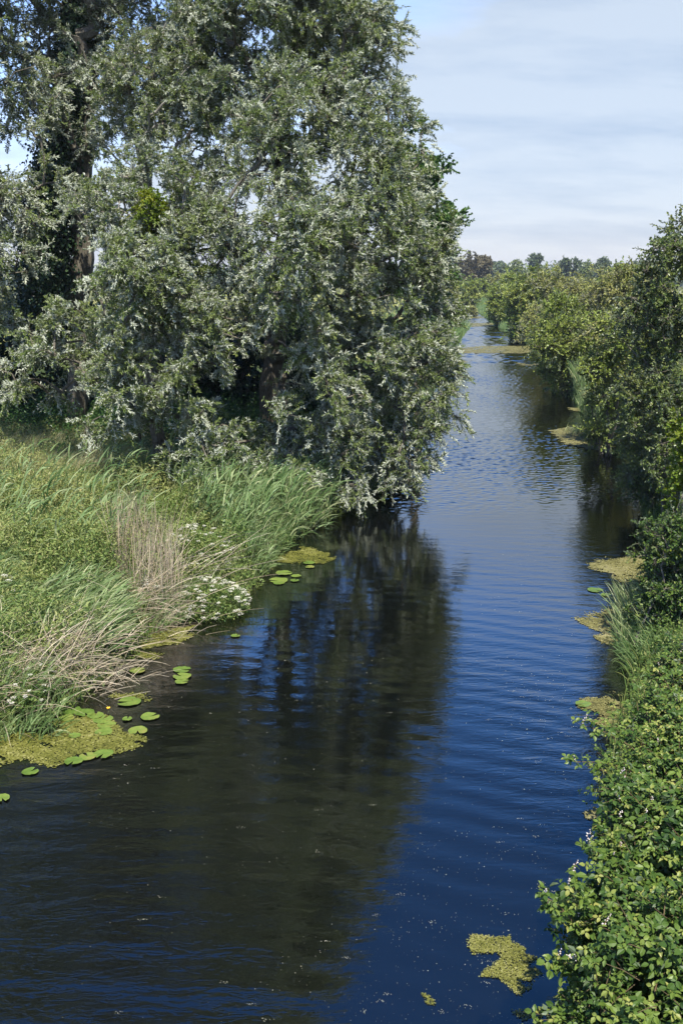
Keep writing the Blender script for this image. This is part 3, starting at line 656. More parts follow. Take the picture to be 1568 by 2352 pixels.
# ------------------------------------------------------------------ the near left bank
def region(rng, n, poly, z=1.0):
    """random ground points whose image falls inside a polygon drawn in the picture; found on the bank itself"""
    poly = np.array([gp(a, b, z)[:2] for a, b in poly]); lo, hi = poly.min(0), poly.max(0)
    out_ = []
    while sum(len(o) for o in out_) < n:
        q = rng.uniform(lo, hi, (n * 2, 2)); ins = np.zeros(len(q), bool); j = len(poly) - 1
        for i in range(len(poly)):
            a, b = poly[i], poly[j]
            c = ((a[1] > q[:, 1]) != (b[1] > q[:, 1])) & (q[:, 0] < (b[0] - a[0]) * (q[:, 1] - a[1]) / (b[1] - a[1] + 1e-12) + a[0])
            ins ^= c; j = i
        out_.append(q[ins])
    q = np.concatenate(out_)[:n]; return q[:, 0], q[:, 1]
def bankpts(rng, n, y0, y1, d0, d1):
    y = rng.uniform(y0, y1, n); d = rng.uniform(d0, d1, n); x = xl(y) - d
    return np.c_[x, y, hz(x, y)]
rng = np.random.default_rng(31)
_w = np.random.default_rng(3).normal(size=(14, 2)) * 3.4; _p = np.random.default_rng(4).uniform(0, 6.3, 14)
def lumps(P):
    q = np.sin(P[:, :2] @ _w.T + _p).sum(1) / 3.6; return np.clip(.5 + .35 * q, 0, 1)
def patch(P, k, s=1.0): return .5 + .5 * np.sin(P[:, 0] * 1.7 * s + k) * np.cos(P[:, 1] * 1.3 * s + 2.1 * k + np.sin(P[:, 0] * .8))
# short ground cover: broad-leaved herbs, yellowing towards the field
mb = MB(); n = 290000; P = bankpts(rng, n, 9.5, 37, -.12, 18)
h = .16 + .34 * patch(P, 1.0) + .85 * lumps(P) ** 1.5 ; dd = xl(P[:, 1]) - P[:, 0]; h *= sstep(-.3, .7, dd) * .8 + .2
P[:, 2] += h * rng.random(n) ** .5
val = np.clip(.30 + .33 * patch(P, 3.0) + .25 * sstep(1, 6, dd) + rng.normal(size=n) * .15, 0, 1)
leaves(mb, P, unit(rng.normal(size=P.shape) + np.array([.3, 0, .3])), unit(rng.normal(size=P.shape) * .6 + np.array([0, 0, 1.])), rng.uniform(.035, .13, n), rng.uniform(.018, .055, n), val)
n = 170000; P = bankpts(rng, n, 9.5, 37, 0, 18); P[:, 2] += (rng.uniform(.3, .5, n) + .75 * lumps(P) ** 1.5) * (.6 + .4 * patch(P, 1.0)) * sstep(-.1, .9, xl(P[:, 1]) - P[:, 0])
leaves(mb, P, unit(rng.normal(size=P.shape) + np.array([0, 0, .8])), unit(rng.normal(size=P.shape) + np.array([0, 0, 1.])), rng.uniform(.015, .045, n), rng.uniform(.012, .03, n), np.clip(rng.normal(.75, .16, n), 0, 1))
tag(mb.build('bank_herbs', M['herb']), 'yellow-green leafy herbs carpeting the left river bank', 'herbs', kind='stuff')
# grass through it all; pale seeding grass away from the water
mb = MB(); n = 24000; P = bankpts(rng, n, 9.5, 37, -.1, 18); dd = xl(P[:, 1]) - P[:, 0]
az = rng.normal(.2, 1.1, n)
blades(mb, P, np.c_[np.cos(az), np.sin(az)], rng.uniform(.35, .95, n), rng.uniform(.006, .013, n), rng.uniform(0, .3, n), rng.uniform(.4, 1.6, n),
       np.clip(rng.normal(.38, .2, n), 0, 1), k=4, rng=rng)
n = 15000; x, y = region(rng, n, [(-80, 985), (180, 990), (380, 1050), (330, 1090), (150, 1110), (-80, 1130)]); P = np.c_[x, y, hz(x, y)]
az = rng.normal(.1, .4, n)
tips = blades(mb, P, np.c_[np.cos(az), np.sin(az)], rng.uniform(.7, 1.15, n), rng.uniform(.005, .012, n), rng.uniform(0, .3, n), rng.uniform(.5, 1.3, n),
       np.clip(rng.normal(.72, .18, n), 0, 1), k=4, rng=rng)
tag(mb.build('meadow_grass', M['grass']), 'long wind-bent grass, pale and seeding under the trees, on the left bank', 'grass', kind='stuff')
# nettles and cow parsley in the shade under the trees
mb = MB(); n = 150000; x = rng.uniform(-19, .3, n); y = rng.uniform(24.5, 38, n); ok = (y > np.minimum(25.8 + .62 * np.abs(x + 3.5) * (x < -3.5), 35.5)) & (x < xl(y) + .1); x, y = x[ok], y[ok]; n = len(x); P = np.c_[x, y, hz(x, y)]
P[:, 2] += rng.random(n) ** .6 * (.7 + 1.3 * lumps(P))
leaves(mb, P, unit(rng.normal(size=P.shape) + np.array([.2, 0, -.1])), unit(rng.normal(size=P.shape) * .6 + np.array([0, 0, 1.])), rng.uniform(.06, .14, n), rng.uniform(.03, .065, n), np.clip(rng.normal(.35, .2, n), 0, 1))
tag(mb.build('nettle_undergrowth', M['alder']), 'dark green nettles growing in the shade beneath the willows', 'nettles', kind='stuff')

mb = MB(); rng = np.random.default_rng(35); n = 90000; y = rng.uniform(4, 27, n); d_ = rng.uniform(-.1, 6, n); x = xr(y) + d_
P = np.c_[x, y, hz(x, y)]; P[:, 2] += rng.random(n) ** .7 * (.2 + .7 * lumps(P) ** 1.4) * sstep(-.3, .8, d_)
leaves(mb, P, unit(rng.normal(size=P.shape) + np.array([-.2, 0, .2])), unit(rng.normal(size=P.shape) * .6 + np.array([0, 0, 1.])), rng.uniform(.035, .10, n), rng.uniform(.02, .05, n), np.clip(rng.normal(.35, .2, n), 0, 1))
n = 9000; y = rng.uniform(4, 27, n); d_ = rng.uniform(-.1, 5, n); x = xr(y) + d_; az = rng.uniform(0, 6.3, n)
blades(mb, np.c_[x, y, hz(x, y)], np.c_[np.cos(az), np.sin(az)], rng.uniform(.35, .8, n), rng.uniform(.01, .02, n), rng.uniform(0, .4, n), rng.uniform(.2, 1.4, n), np.clip(rng.normal(.5, .2, n), 0, 1), k=4, rng=rng)
tag(mb.build('bank_weeds', M['herb']), 'green weeds and grass covering the right bank between the brambles and the hawthorns', 'weeds', kind='stuff')
def reed_clump(label, poly=None, P=None, n=2500, L=(.5, .9), w=(.012, .024), lean=(1, -.1), th=(.0, .9), bend=(.2, 2.0), v=(.45, .2), seed=1, stem_h=0.0, group=None, name='reed_clump', z=.5, cat='reeds', stems=True):
    rng = np.random.default_rng(seed)
    if P is None:
        x, y = region(rng, n, poly, z); P = np.c_[x, y, np.maximum(hz(x, y), -.05)]
    n = len(P); root = empty(name, P.mean(0) * [1, 1, 0] + [0, 0, P[:, 2].min()], label, cat, group)
    a0 = math.atan2(lean[1], lean[0]); az = rng.normal(a0, 1.0, n); mb = MB()
    hh = rng.random(n) * stem_h
    Q = P.copy(); Q[:, 2] += hh
    Q[:, :2] += np.array(lean)[None] / np.hypot(*lean) * (hh ** 2 * .22)[:, None]
    blades(mb, Q, np.c_[np.cos(az), np.sin(az)], rng.uniform(*L, n), rng.uniform(*w, n), rng.uniform(*th, n), rng.uniform(*bend, n), np.clip(rng.normal(v[0], v[1], n), 0, 1), k=5, rng=rng)
    mb.build('leaves', M['reed'], root)
    if stem_h > 0 and stems:
        m = n // 6; mb = MB(); q = P[:m]; az2 = np.full(m, a0) + rng.normal(size=m) * .3
        blades(mb, q, np.c_[np.cos(az2), np.sin(az2)], stem_h * rng.uniform(.9, 1.2, m), .009, rng.uniform(0, .08, m), rng.uniform(.2, .5, m), .5, k=4, rng=rng, taper=(1, 1, .8, .5))
        mb.build('stalks', M['stem'], root)
    return root
LR = 'reed clumps on the left bank'
reed_clump('dense green reeds bending over the water at the foot of the big willow', [(590, 1140), (670, 1135), (730, 1160), (765, 1185), (740, 1198), (705, 1212), (660, 1250), (590, 1210)], n=1900, stem_h=1.15, L=(.35, .75), w=(.024, .046), v=(.5, .22), seed=201, group=LR, z=.2)
reed_clump('broad green reed bed behind the white blossom on the bank', [(360, 1120), (520, 1110), (620, 1150), (600, 1240), (520, 1260), (430, 1200)], n=2100, stem_h=1.15, L=(.35, .75), w=(.026, .05), v=(.5, .22), seed=202, group=LR, z=.6)
reed_clump('bright reed fringe next to the small lily pads', [(590, 1215), (655, 1235), (640, 1275), (610, 1320), (570, 1330), (520, 1290)], n=1200, stem_h=.6, L=(.3, .6), v=(.55, .2), seed=203, group=LR, z=.1)
reed_clump('lush blue-green grass tussock swept sideways by the wind, near the water', [(70, 1390), (150, 1350), (250, 1370), (280, 1430), (230, 1475), (120, 1480), (70, 1460)], n=1300, stem_h=.35, L=(.45, .9), w=(.022, .042), th=(.5, .9), bend=(.5, 1.0), lean=(1, .15), v=(.6, .22), seed=204, group=LR, z=.6, stems=False)
reed_clump('green reed tussock at the picture edge above the fallen straw', [(-60, 1330), (30, 1330), (60, 1420), (0, 1500), (-80, 1500)], n=700, stem_h=.4, L=(.4, .7), th=(.4, .8), v=(.5, .22), seed=205, group=LR, z=.6, stems=False)
reed_clump('sparse tall reeds scattered through the yellow herbs', [(-60, 1120), (330, 1110), (330, 1260), (200, 1320), (-60, 1290)], n=900, stem_h=1.2, L=(.35, .65), w=(.024, .046), v=(.6, .2), seed=206, group=LR, z=.8)
reed_clump('reeds in the shade between the nettles and the blossom', [(400, 1060), (560, 1090), (600, 1130), (400, 1120)], n=900, stem_h=.9, L=(.4, .6), v=(.4, .2), seed=207, group=LR, z=.8)
reed_clump('ragged waterside grass under the fallen straw, beside the large duckweed raft', [(-60, 1560), (60, 1560), (150, 1600), (120, 1670), (0, 1690), (-60, 1690)], n=700, stem_h=.25, L=(.3, .5), v=(.5, .2), seed=208, group=LR, z=.2, stems=False)
reed_clump('grass fringe between the white blossom and the water', [(340, 1400), (440, 1385), (540, 1370), (560, 1388), (440, 1412), (350, 1450)], n=900, stem_h=.15, L=(.25, .5), v=(.55, .2), seed=209, group=LR, z=.1, stems=False)
reed_clump('distant round reed clump at the waters edge behind the big willow', [(985, 790), (1040, 790), (1052, 806), (1040, 822), (985, 830)], n=2600, stem_h=2.1, L=(.7, 1.3), w=(.05, .09), th=(.1, .4), bend=(.3, 1.0), v=(.45, .15), seed=210, group=LR, z=.1)
RG = 'reed clumps on the right bank'
reed_clump('upright reeds below the rounded hawthorn, first clump past the long dark bush', [(1280, 880), (1310, 905), (1340, 935), (1370, 930), (1340, 890)], n=1900, stem_h=1.5, L=(.5, .9), w=(.025, .045), th=(.05, .35), bend=(.2, .9), lean=(-.6, -.1), v=(.6, .2), seed=211, group=RG, z=.1)
reed_clump('wide pale reed clump standing in the curved duckweed raft', [(1330, 985), (1360, 1010), (1410, 1030), (1450, 1030), (1440, 990), (1380, 975)], n=2300, stem_h=1.35, L=(.45, .8), w=(.02, .036), th=(.05, .35), bend=(.2, .9), lean=(-.6, -.1), v=(.62, .2), seed=212, group=RG, z=.1)
reed_clump('tiny yellowish sedge tuft out on the curved duckweed raft', [(1290, 990), (1330, 985), (1340, 1000), (1300, 1008)], n=70, stem_h=.1, L=(.3, .5), w=(.02, .03), th=(.05, .6), v=(.85, .1), seed=213, group=RG, z=.0, stems=False)
reed_clump('bright iris-like leaves beside the duckweed raft under the blossoming bush', [(1410, 1400), (1470, 1370), (1530, 1380), (1560, 1440), (1530, 1490), (1430, 1490)], n=1000, stem_h=.2, L=(.45, .85), w=(.016, .03), th=(.05, .5), bend=(.1, .9), lean=(-.6, -.1), v=(.7, .2), seed=214, group=RG, z=.2, stems=False)
reed_clump('small green sedge tuft beside the pointed duckweed raft', [(1490, 1290), (1540, 1290), (1568, 1330), (1500, 1330)], n=260, stem_h=.2, L=(.3, .6), w=(.014, .024), th=(.05, .4), lean=(-.5, 0), v=(.65, .2), seed=215, group=RG, z=.1, stems=False)
reed_clump('dark green sedges below the bright iris-like leaves', [(1420, 1480), (1560, 1470), (1568, 1540), (1440, 1540)], n=700, stem_h=.15, L=(.3, .55), w=(.012, .02), th=(.05, .7), lean=(-.5, 0), v=(.35, .2), seed=216, group=RG, z=.1, stems=False)

# dead reed stalks standing and fallen
def straw(label, cat, P, L, w, th, bend, lean, spread, seed, name, v=(.55, .22), lift=0.0):
    rng = np.random.default_rng(seed); n = len(P); P = P.copy(); P[:, 2] += rng.random(n) * lift
    a0 = math.atan2(lean[1], lean[0]); az = rng.normal(a0, spread, n); mb = MB()
    blades(mb, P, np.c_[np.cos(az), np.sin(az)], rng.uniform(*L, n), rng.uniform(*w, n), rng.uniform(*th, n), rng.uniform(*bend, n), np.clip(rng.normal(*v, n), 0, 1), k=5, rng=rng, taper=(1, 1, .9, .7, .4))
    o = mb.build(name, M['straw'], origin=P.mean(0) * [1, 1, 0] + [0, 0, P[:, 2].min()]); return tag(o, label, cat)
def pts(seed, n, poly, z):
    rng = np.random.default_rng(seed); x, y = region(rng, n, poly, z); return np.c_[x, y, hz(x, y)]
straw('tall stand of dead grey-buff reed stalks upright in the green bank', 'dead reeds', pts(301, 380, [(250, 1290), (300, 1270), (400, 1300), (420, 1370), (330, 1390), (270, 1350)], .5), (.9, 1.75), (.006, .013), (0, .25), (-.15, .5), (.6, .1), 1.8, 301, 'dead_reed_stand', v=(.5, .2))
straw('tangle of fallen buff stalks at the foot of the standing dead reeds', 'dead reeds', pts(302, 300, [(270, 1360), (400, 1370), (430, 1405), (350, 1440), (280, 1420)], .4), (.5, 1.3), (.006, .013), (.3, 1.5), (.1, 1.2), (1, -.2), 1.4, 302, 'fallen_reed_stalks', lift=.35)
straw('bleached mat of fallen straw arching into the water beside the lily pads', 'dead reeds', pts(303, 520, [(60, 1510), (170, 1480), (290, 1480), (300, 1520), (220, 1570), (120, 1600), (50, 1590)], .3), (.5, 1.15), (.006, .013), (.3, 1.5), (.1, 1.5), (1, -.45), 1.3, 303, 'fallen_straw_mat', v=(.68, .2), lift=.3)
straw('fallen straw drooping over the picture edge above the duckweed raft', 'dead reeds', pts(304, 170, [(-60, 1500), (40, 1500), (80, 1560), (40, 1640), (-60, 1640)], .3), (.5, 1.1), (.006, .012), (.6, 1.2), (.4, 1.3), (1, -.45), .9, 304, 'fallen_straw', v=(.62, .2), lift=.25)
straw('long thin dead stalks reaching across the white blossom towards the water', 'dead reeds', pts(305, 46, [(330, 1330), (420, 1320), (520, 1330), (470, 1380), (360, 1390)], .4), (1.0, 1.9), (.006, .011), (.8, 1.2), (.1, .5), (1, .1), .6, 305, 'dead_stalks', v=(.7, .15), lift=.45)
straw('few dead stems standing in the shade under the ivy-clad tree', 'dead reeds', pts(306, 50, [(70, 960), (110, 950), (140, 975), (80, 990)], .9), (1.2, 1.9), (.01, .016), (0, .15), (0, .3), (.6, .1), 1.5, 306, 'dead_reed_clump', v=(.35, .2))

# white-flowered hemlock clumps
def umbels(label, px, py, Y_, rx, h, nflow, seed, nleaf=5000, fsize=.055, ry=.7, fmat='flower', name='white_flowered_hemlock'):
    rng = np.random.default_rng(seed); c = at(px, py, Y_); x0, y0 = c[0], c[1]; g = float(np.maximum(hz(x0, y0), 0)); root = empty(name, (x0, y0, g), label, 'flowering plant', 'white blossom on the left bank')
    d = unit(rng.normal(size=(nleaf, 3))); d[:, 2] = np.abs(d[:, 2])
    P = np.array([x0, y0, g]) + d * np.array([rx, ry, h]) * rng.uniform(.3, 1, (nleaf, 1)) ** .6
    mb = MB(); leaves(mb, P, unit(rng.normal(size=P.shape) + d * .5), unit(rng.normal(size=P.shape) * .6 + np.array([0, 0, 1.])), rng.uniform(.03, .08, nleaf), rng.uniform(.02, .04, nleaf), np.clip(rng.normal(.4, .2, nleaf), 0, 1)); mb.build('foliage', M['herb'], root)
    d = unit(rng.normal(size=(nflow, 3))); d[:, 2] = np.abs(d[:, 2]) + .15; C = np.array([x0, y0, g]) + d * np.array([rx, ry, h]) * 1.03
    k = 40
    for c_ in C:                            # each umbel on its own stalk
        mb = MB(); R_ = rng.uniform(.6, 1.25) * fsize; a = rng.uniform(0, 2 * np.pi, k); r = np.sqrt(rng.random(k)) * R_
        Q = c_ + np.c_[np.cos(a) * r, np.sin(a) * r, -r * r * 6 + rng.normal(size=k) * .005 + .03]
        aa = rng.uniform(0, 6.3, k); leaves(mb, Q, np.c_[np.cos(aa), np.sin(aa), 0 * aa], np.tile([0, 0, 1.], (k, 1)) + rng.normal(size=Q.shape) * .3, .019, .018, np.clip(rng.normal(.6, .3, k), 0, 1), mat=0)
        b = np.array([x0, y0, g]) + (c_ - [x0, y0, g]) * .3; b[2] = g
        tubes(mb, np.stack([b, (b + c_) / 2 + [0, 0, .06], c_ + [0, 0, .02]])[None], np.full((1, 3), .003), .5, 3, mat=1)
        mb.build('flower_head', [M[fmat], M['stem']], root)
umbels('upper clump of white-flowered hemlock beside the standing dead reeds', 455, 1290, 18.9, .8, .85, 95, 401, 7000)
umbels('lower white-flowered hemlock clump spilling to the water edge, fullest of the blossom', 470, 1385, 17.3, .9, .55, 100, 402, 8000)
umbels('small patch of white flowers at the foot of the dead reeds', 350, 1400, 17.0, .3, .4, 22, 403, 1500)
umbels('tiny white-flowered plant at the corner of the large duckweed raft', 85, 1668, 12.9, .28, .3, 34, 404, 2500, fsize=.03)
umbels('small white-flowered plant above the fallen straw at the waterside', 215, 1490, 15.4, .4, .35, 18, 405, 2000, fsize=.03)
umbels('white-flowered sprig at the picture edge among the grass tussocks', 5, 1450, 15.6, .3, .6, 16, 406, 1500)
umbels('yellowish flowering umbel bush at the edge of the willow shade', 440, 1100, 24.5, .6, 1.25, 24, 407, 7000, fmat='umbel_green')

# ------------------------------------------------------------------ brambles on the near right bank
def bramble(label, ells, nc, seed, cr=.26, tw=9, lp=6, L=.057, buds=60, shoots=(), base=None, group='brambles on the near right bank'):
    rng = np.random.default_rng(seed); P, O, r = lobed(rng, ells, int(nc * .68), 34, .30); P2, O2, r2 = clumps(rng, [(c_, r_ * .74) for c_, r_ in ells], int(nc * .42), .35); P = np.vstack([P, P2]); O = np.vstack([O, O2])
    base = np.array(base); base[2] = hz(base[0], base[1]) - .05
    root = empty('bramble_bush', base, label, 'bush', group); cb_ = MB(); lf = MB()
    lab = rng.integers(0, 7, len(P))
    for s_ in range(7):
        q = P[lab == s_]; b = base + np.array([rng.normal() * .5, rng.normal() * .7, 0])
        if len(q) > 1: limbs(cb_, rng, b, b * .5 + q.mean(0) * .5, q, .018, .004, sides=4)
    # canes with three-part leaves
    n = len(P); c = np.repeat(P, tw, 0); o = np.repeat(O, tw, 0); clv = np.repeat(rng.random(n), tw)
    d = unit(o * .8 + rng.normal(size=c.shape) * .6 + np.array([0, 0, .25])); ln = cr * rng.uniform(.5, 1.2, len(c)); st = c + rng.normal(size=c.shape) * cr * .3
    for sh in shoots:                       # long single canes that stick out over the water
        a, b = np.array(sh[0]), np.array(sh[1]); 
        tt = np.linspace(0, 1, 6)[:, None]; ln_ = np.linalg.norm(b - a); pts_ = a + (b - a) * tt + np.array([0, 0, 1]) * (np.sin(tt * np.pi) * .10 * ln_)
        tubes(cb_, pts_[None], np.linspace(.006, .003, 6)[None], .5, 5)
        for q in np.linspace(.35, 1, 7):
            pp = a + (b - a) * q + np.array([0, 0, 1]) * (math.sin(q * np.pi) * .10 * ln_)
            st = np.vstack([st, pp]); d = np.vstack([d, unit(b - a + rng.normal(size=3) * .5 * ln_)]); ln = np.r_[ln, .06]; clv = np.r_[clv, .75]; c = np.vstack([c, pp])
    k = len(st); t = np.linspace(.15, 1, lp)[None, :] + rng.uniform(-.4, .4, (k, lp)) / lp
    pos = st[:, None, :] + d[:, None, :] * (ln[:, None] * t)[..., None]; pos[..., 2] -= .25 * ln[:, None] * t ** 2
    pet = unit(d[:, None, :] * .4 + rng.normal(size=pos.shape) * .7 + np.array([0, 0, .25])); 
    lp_pos = (pos + pet * .05).reshape(-1, 3); pet = pet.reshape(-1, 3)
    Nn = unit(rng.normal(size=lp_pos.shape) * .5 + np.array([-.12, -.1, 1.0])); B = unit(np.cross(Nn, pet)); Dh = unit(np.cross(B, Nn))
    tipf = np.tile(t.reshape(-1), 1); young = (tipf > .85)
    val = np.clip(.15 + .42 * np.repeat(clv, lp) + .38 * young + rng.normal(size=len(lp_pos)) * .14, 0, 1)
    sc = rng.uniform(.7, 1.25, len(lp_pos)) * np.where(young, .75, 1)
    for ang, q in ((0, 1.0), (1.45, .85), (-1.45, .85)):
        dd_ = unit(Dh * math.cos(ang) + B * math.sin(ang) + np.array([0, 0, -.25])); leaves(lf, lp_pos + Dh * (L * .32 * sc)[:, None] * (1 if ang == 0 else 0), dd_, Nn + rng.normal(size=Nn.shape) * .15, L * sc * q, L * .78 * sc * q, val, 'bramble')
    tt = np.array([0, .5, 1.0])[None]; pp = st[:, None, :] + d[:, None, :] * (ln[:, None] * tt)[..., None]; pp[..., 2] -= .25 * ln[:, None] * tt ** 2
    tubes(cb_, pp, np.broadcast_to(np.array([.0035, .003, .002]), (k, 3)), .5, 3)
    # bud spikes on the outermost tips
    tip = pp[:, 2]; sel = np.argsort(-(tip @ np.array([-.35, -.2, .9])) + rng.normal(size=k) * .5)[:k // 3]; sel = rng.choice(sel, min(buds, len(sel)), replace=False)
    T = np.vstack([tip[sel]] + [np.array(s_[1])[None] for s_ in shoots])
    bend_ = rng.normal(size=(len(T), 3)) * .25 + np.array([0, 0, 1]); e = T + unit(bend_) * rng.uniform(.08, .15, (len(T), 1))
    octv = np.array([(1, 0, 0), (0, 1, 0), (-1, 0, 0), (0, -1, 0), (0, 0, 1.3), (0, 0, -1)]); of = np.array([(0, 1, 4), (1, 2, 4), (2, 3, 4), (3, 0, 4), (1, 0, 5), (2, 1, 5), (3, 2, 5), (0, 3, 5)])
    for a_, e_ in zip(T, e):
        bd = MB(); m = rng.integers(7, 13); s1 = np.linspace(.15, 1.02, m); C = a_ + (e_ - a_) * s1[:, None] + rng.normal(size=(m, 3)) * .008 * (1.3 - s1[:, None])
        V = C[:, None, :] + octv[None] * rng.uniform(.004, .0085, (m, 1, 1)); bd.add(V.reshape(-1, 3), (np.arange(m)[:, None, None] * 6 + of[None]).reshape(-1, 3), np.repeat(rng.random(m), 6))
        tubes(bd, np.array([[a_, (a_ + e_) / 2, e_]]), np.full((1, 3), .0025), .5, 3, mat=1); bd.build('flower_spike', [M['bud'], M['cane']], root)
    cb_.build('canes', M['cane'], root); lf.build('foliage', M['bramble'], root)
def ew(px, py, depth, rx, rz, ry):
    d = ray(px, py); p = np.array([0, 0, CAM_H]) + d * depth; s = depth / F
    return (p, np.array([rx * s, ry, rz * s]))
def pt(px, py, depth): return np.array([0, 0, CAM_H]) + ray(px, py) * depth
bramble('nearest bramble, sunlit leaves with pale bud spikes', [ew(1480, 2090, 6.8, 150, 110, .8), ew(1580, 1960, 7.2, 130, 100, .8), ew(1400, 2200, 6.5, 110, 80, .6), ew(1560, 2250, 6.0, 200, 150, .9), ew(1400, 2340, 6.6, 110, 80, .7), ew(1720, 2060, 7.0, 230, 240, 1.2)],
        560, 501, buds=90, base=(3.6, 6.3, 0), cr=.24, shoots=[(pt(1330, 2140, 6.5), pt(1250, 2060, 6.4)), (pt(1370, 2120, 6.5), pt(1305, 2030, 6.4)), (pt(1350, 2260, 6.5), pt(1275, 2215, 6.4)), (pt(1400, 2180, 6.6), pt(1320, 2120, 6.5))])
bramble('second bramble along the bank, reaching two bare shoots over the blue water', [ew(1610, 1640, 10.8, 80, 65, .8), ew(1650, 1580, 11.4, 80, 60, .8), ew(1540, 1730, 10.3, 85, 80, .8), ew(1560, 1830, 9.6, 120, 90, .9), ew(1475, 1850, 9.8, 75, 75, .6), ew(1500, 1770, 10, 80, 70, .6), ew(1740, 1790, 10, 170, 170, 1.2)],
        430, 502, buds=50, cr=.32, base=(4.9, 10.2, 0), shoots=[(pt(1500, 1800, 9.7), pt(1318, 1750, 9.6)), (pt(1510, 1770, 9.7), pt(1335, 1665, 9.7))])

# ------------------------------------------------------------------ on the water: duckweed rafts, lily pads, seeds
def inside(q, poly):
    ins = np.zeros(len(q), bool); j = len(poly) - 1
    for i in range(len(poly)):
        a, b = poly[i], poly[j]
        ins ^= ((a[1] > q[:, 1]) != (b[1] > q[:, 1])) & (q[:, 0] < (b[0] - a[0]) * (q[:, 1] - a[1]) / (b[1] - a[1] + 1e-12) + a[0]); j = i
    return ins
def raft(label, poly, seed, size=.016, cover=2.2, mat='weed', ragged=.17, v=.5, name='duckweed_raft'):
    rng = np.random.default_rng(seed); pl = np.array([gp(a, b)[:2] for a, b in poly]); lo, hi = pl.min(0) - ragged, pl.max(0) + ragged
    area = np.prod(hi - lo); n = int(area * cover / (size * size * 1.8)); n = min(n, 60000)
    q = rng.uniform(lo, hi, (n, 2)); ox = ragged * np.sin(q[:, 1] * 9 + 3 * np.sin(q[:, 0] * 4 + seed)) * .5 + rng.normal(size=n) * ragged * .22; oy = ragged * np.sin(q[:, 0] * 8 + 2 * np.sin(q[:, 1] * 5 + seed)) * .5 + rng.normal(size=n) * ragged * .22
    ok = inside(q + np.c_[ox, oy], pl); hole = np.sin(q[:, 0] * 5.1 + seed) * np.sin(q[:, 1] * 7.7 + 1.3 * seed) + .4 * np.sin(q[:, 0] * 13 + q[:, 1] * 17)
    ok &= (hole < 1.05) | (rng.random(n) < .15); q = q[ok]; n = len(q)
    pv = np.sin(q[:, 0] * 3.3 + seed) * np.cos(q[:, 1] * 4.1) * .18 + np.sin(q[:, 0] * 11 + 4 * np.sin(q[:, 1] * 6)) * .1
    a = np.arange(5) * 2 * np.pi / 5; sc = size * rng.uniform(.5, 1.2, n); an = a[None] + rng.uniform(0, 6.3, (n, 1))
    z0 = rng.uniform(.004, .012, n) + (.012 if pl[:, 1].mean() > 26 else 0); V = np.stack([q[:, :1] + np.cos(an) * sc[:, None], q[:, 1:] + np.sin(an) * sc[:, None], z0[:, None] + rng.normal(size=(n, 5)) * .0018], -1); V[..., 2] = np.maximum(V[..., 2], .002)
    mb = MB(); mb.add(V.reshape(-1, 3), np.arange(n * 5).reshape(n, 5), np.repeat(np.clip(v + pv + rng.normal(size=n) * .2, 0, 1), 5))
    tag(mb.build(name, M[mat], origin=(*pl.mean(0), 0)), label, 'duckweed')
raft('large yellow-green duckweed raft against the left bank under the lily pads', [(-60, 1702), (0, 1692), (120, 1684), (150, 1650), (200, 1640), (250, 1660), (270, 1690), (345, 1698), (330, 1710), (290, 1722), (180, 1735), (150, 1745), (100, 1757), (0, 1745), (-60, 1750)], 1, .017, 2.4, v=.48)
raft('duckweed raft close below the white blossom at the waterside', [(320, 1478), (370, 1442), (445, 1438), (430, 1462), (400, 1483), (330, 1487)], 2, .018, 2.2, v=.55)
raft('small duckweed strip beside the fallen straw', [(298, 1505), (325, 1490), (358, 1503), (350, 1514), (310, 1515)], 3, .018, 2.0, v=.45)
raft('olive duckweed raft off the reeds below the big willow', [(625, 1280), (670, 1268), (700, 1258), (725, 1262), (762, 1278), (755, 1290), (700, 1294), (640, 1288)], 4, .022, 2.4, v=.42)
raft('thin duckweed smear between the straw and the lone lily pads', [(262, 1588), (300, 1596), (350, 1604), (300, 1612), (270, 1604)], 5, .016, 1.8, v=.45)
raft('pointed sandy-green duckweed raft under the blossoming bush', [(1345, 1300), (1400, 1283), (1470, 1278), (1530, 1300), (1540, 1330), (1440, 1340), (1400, 1318)], 6, .02, 2.4, 'weed_brown', v=.5)
raft('spiky duckweed raft in front of the iris-like leaves', [(1328, 1424), (1370, 1405), (1430, 1402), (1450, 1480), (1360, 1474), (1400, 1456), (1345, 1440)], 7, .019, 2.2, 'weed_brown', v=.5)
raft('brownish duckweed raft forked around blue water beside the bramble', [(1330, 1610), (1400, 1597), (1440, 1620), (1430, 1668), (1350, 1655), (1385, 1642), (1335, 1624)], 8, .015, 2.2, 'weed_brown', v=.4)
raft('curved duckweed raft at the foot of the wide reed clump', [(1262, 990), (1310, 982), (1350, 1000), (1420, 1025), (1410, 1033), (1370, 1036), (1300, 1022)], 9, .03, 2.4, 'weed_brown', v=.5)
raft('small duckweed sliver below the first upright reeds', [(1305, 938), (1350, 936), (1352, 944), (1315, 945)], 10, .035, 2.4, 'weed_brown', v=.5)
raft('bright speckled duckweed island in open blue water near the nearest bramble', [(862 + .3 * a, 1882 + .3 * b) for a, b in [(710, 960), (760, 895), (880, 900), (1020, 880), (1010, 930), (1110, 950), (1120, 1020), (1210, 1050), (1150, 1110), (1255, 1155), (1190, 1270), (1060, 1330), (960, 1240), (830, 1200), (850, 1160), (920, 1130), (980, 1080), (970, 1050), (850, 1030), (720, 1020)]], 11, .0085, 1.7, 'weed', ragged=.06, v=.62)
raft('tiny duckweed fleck floating alone on dark water by the bottom edge', [(966, 2284), (980, 2288), (1003, 2300), (995, 2308), (980, 2303), (972, 2292)], 12, .008, 1.6, 'weed', ragged=.03, v=.62)
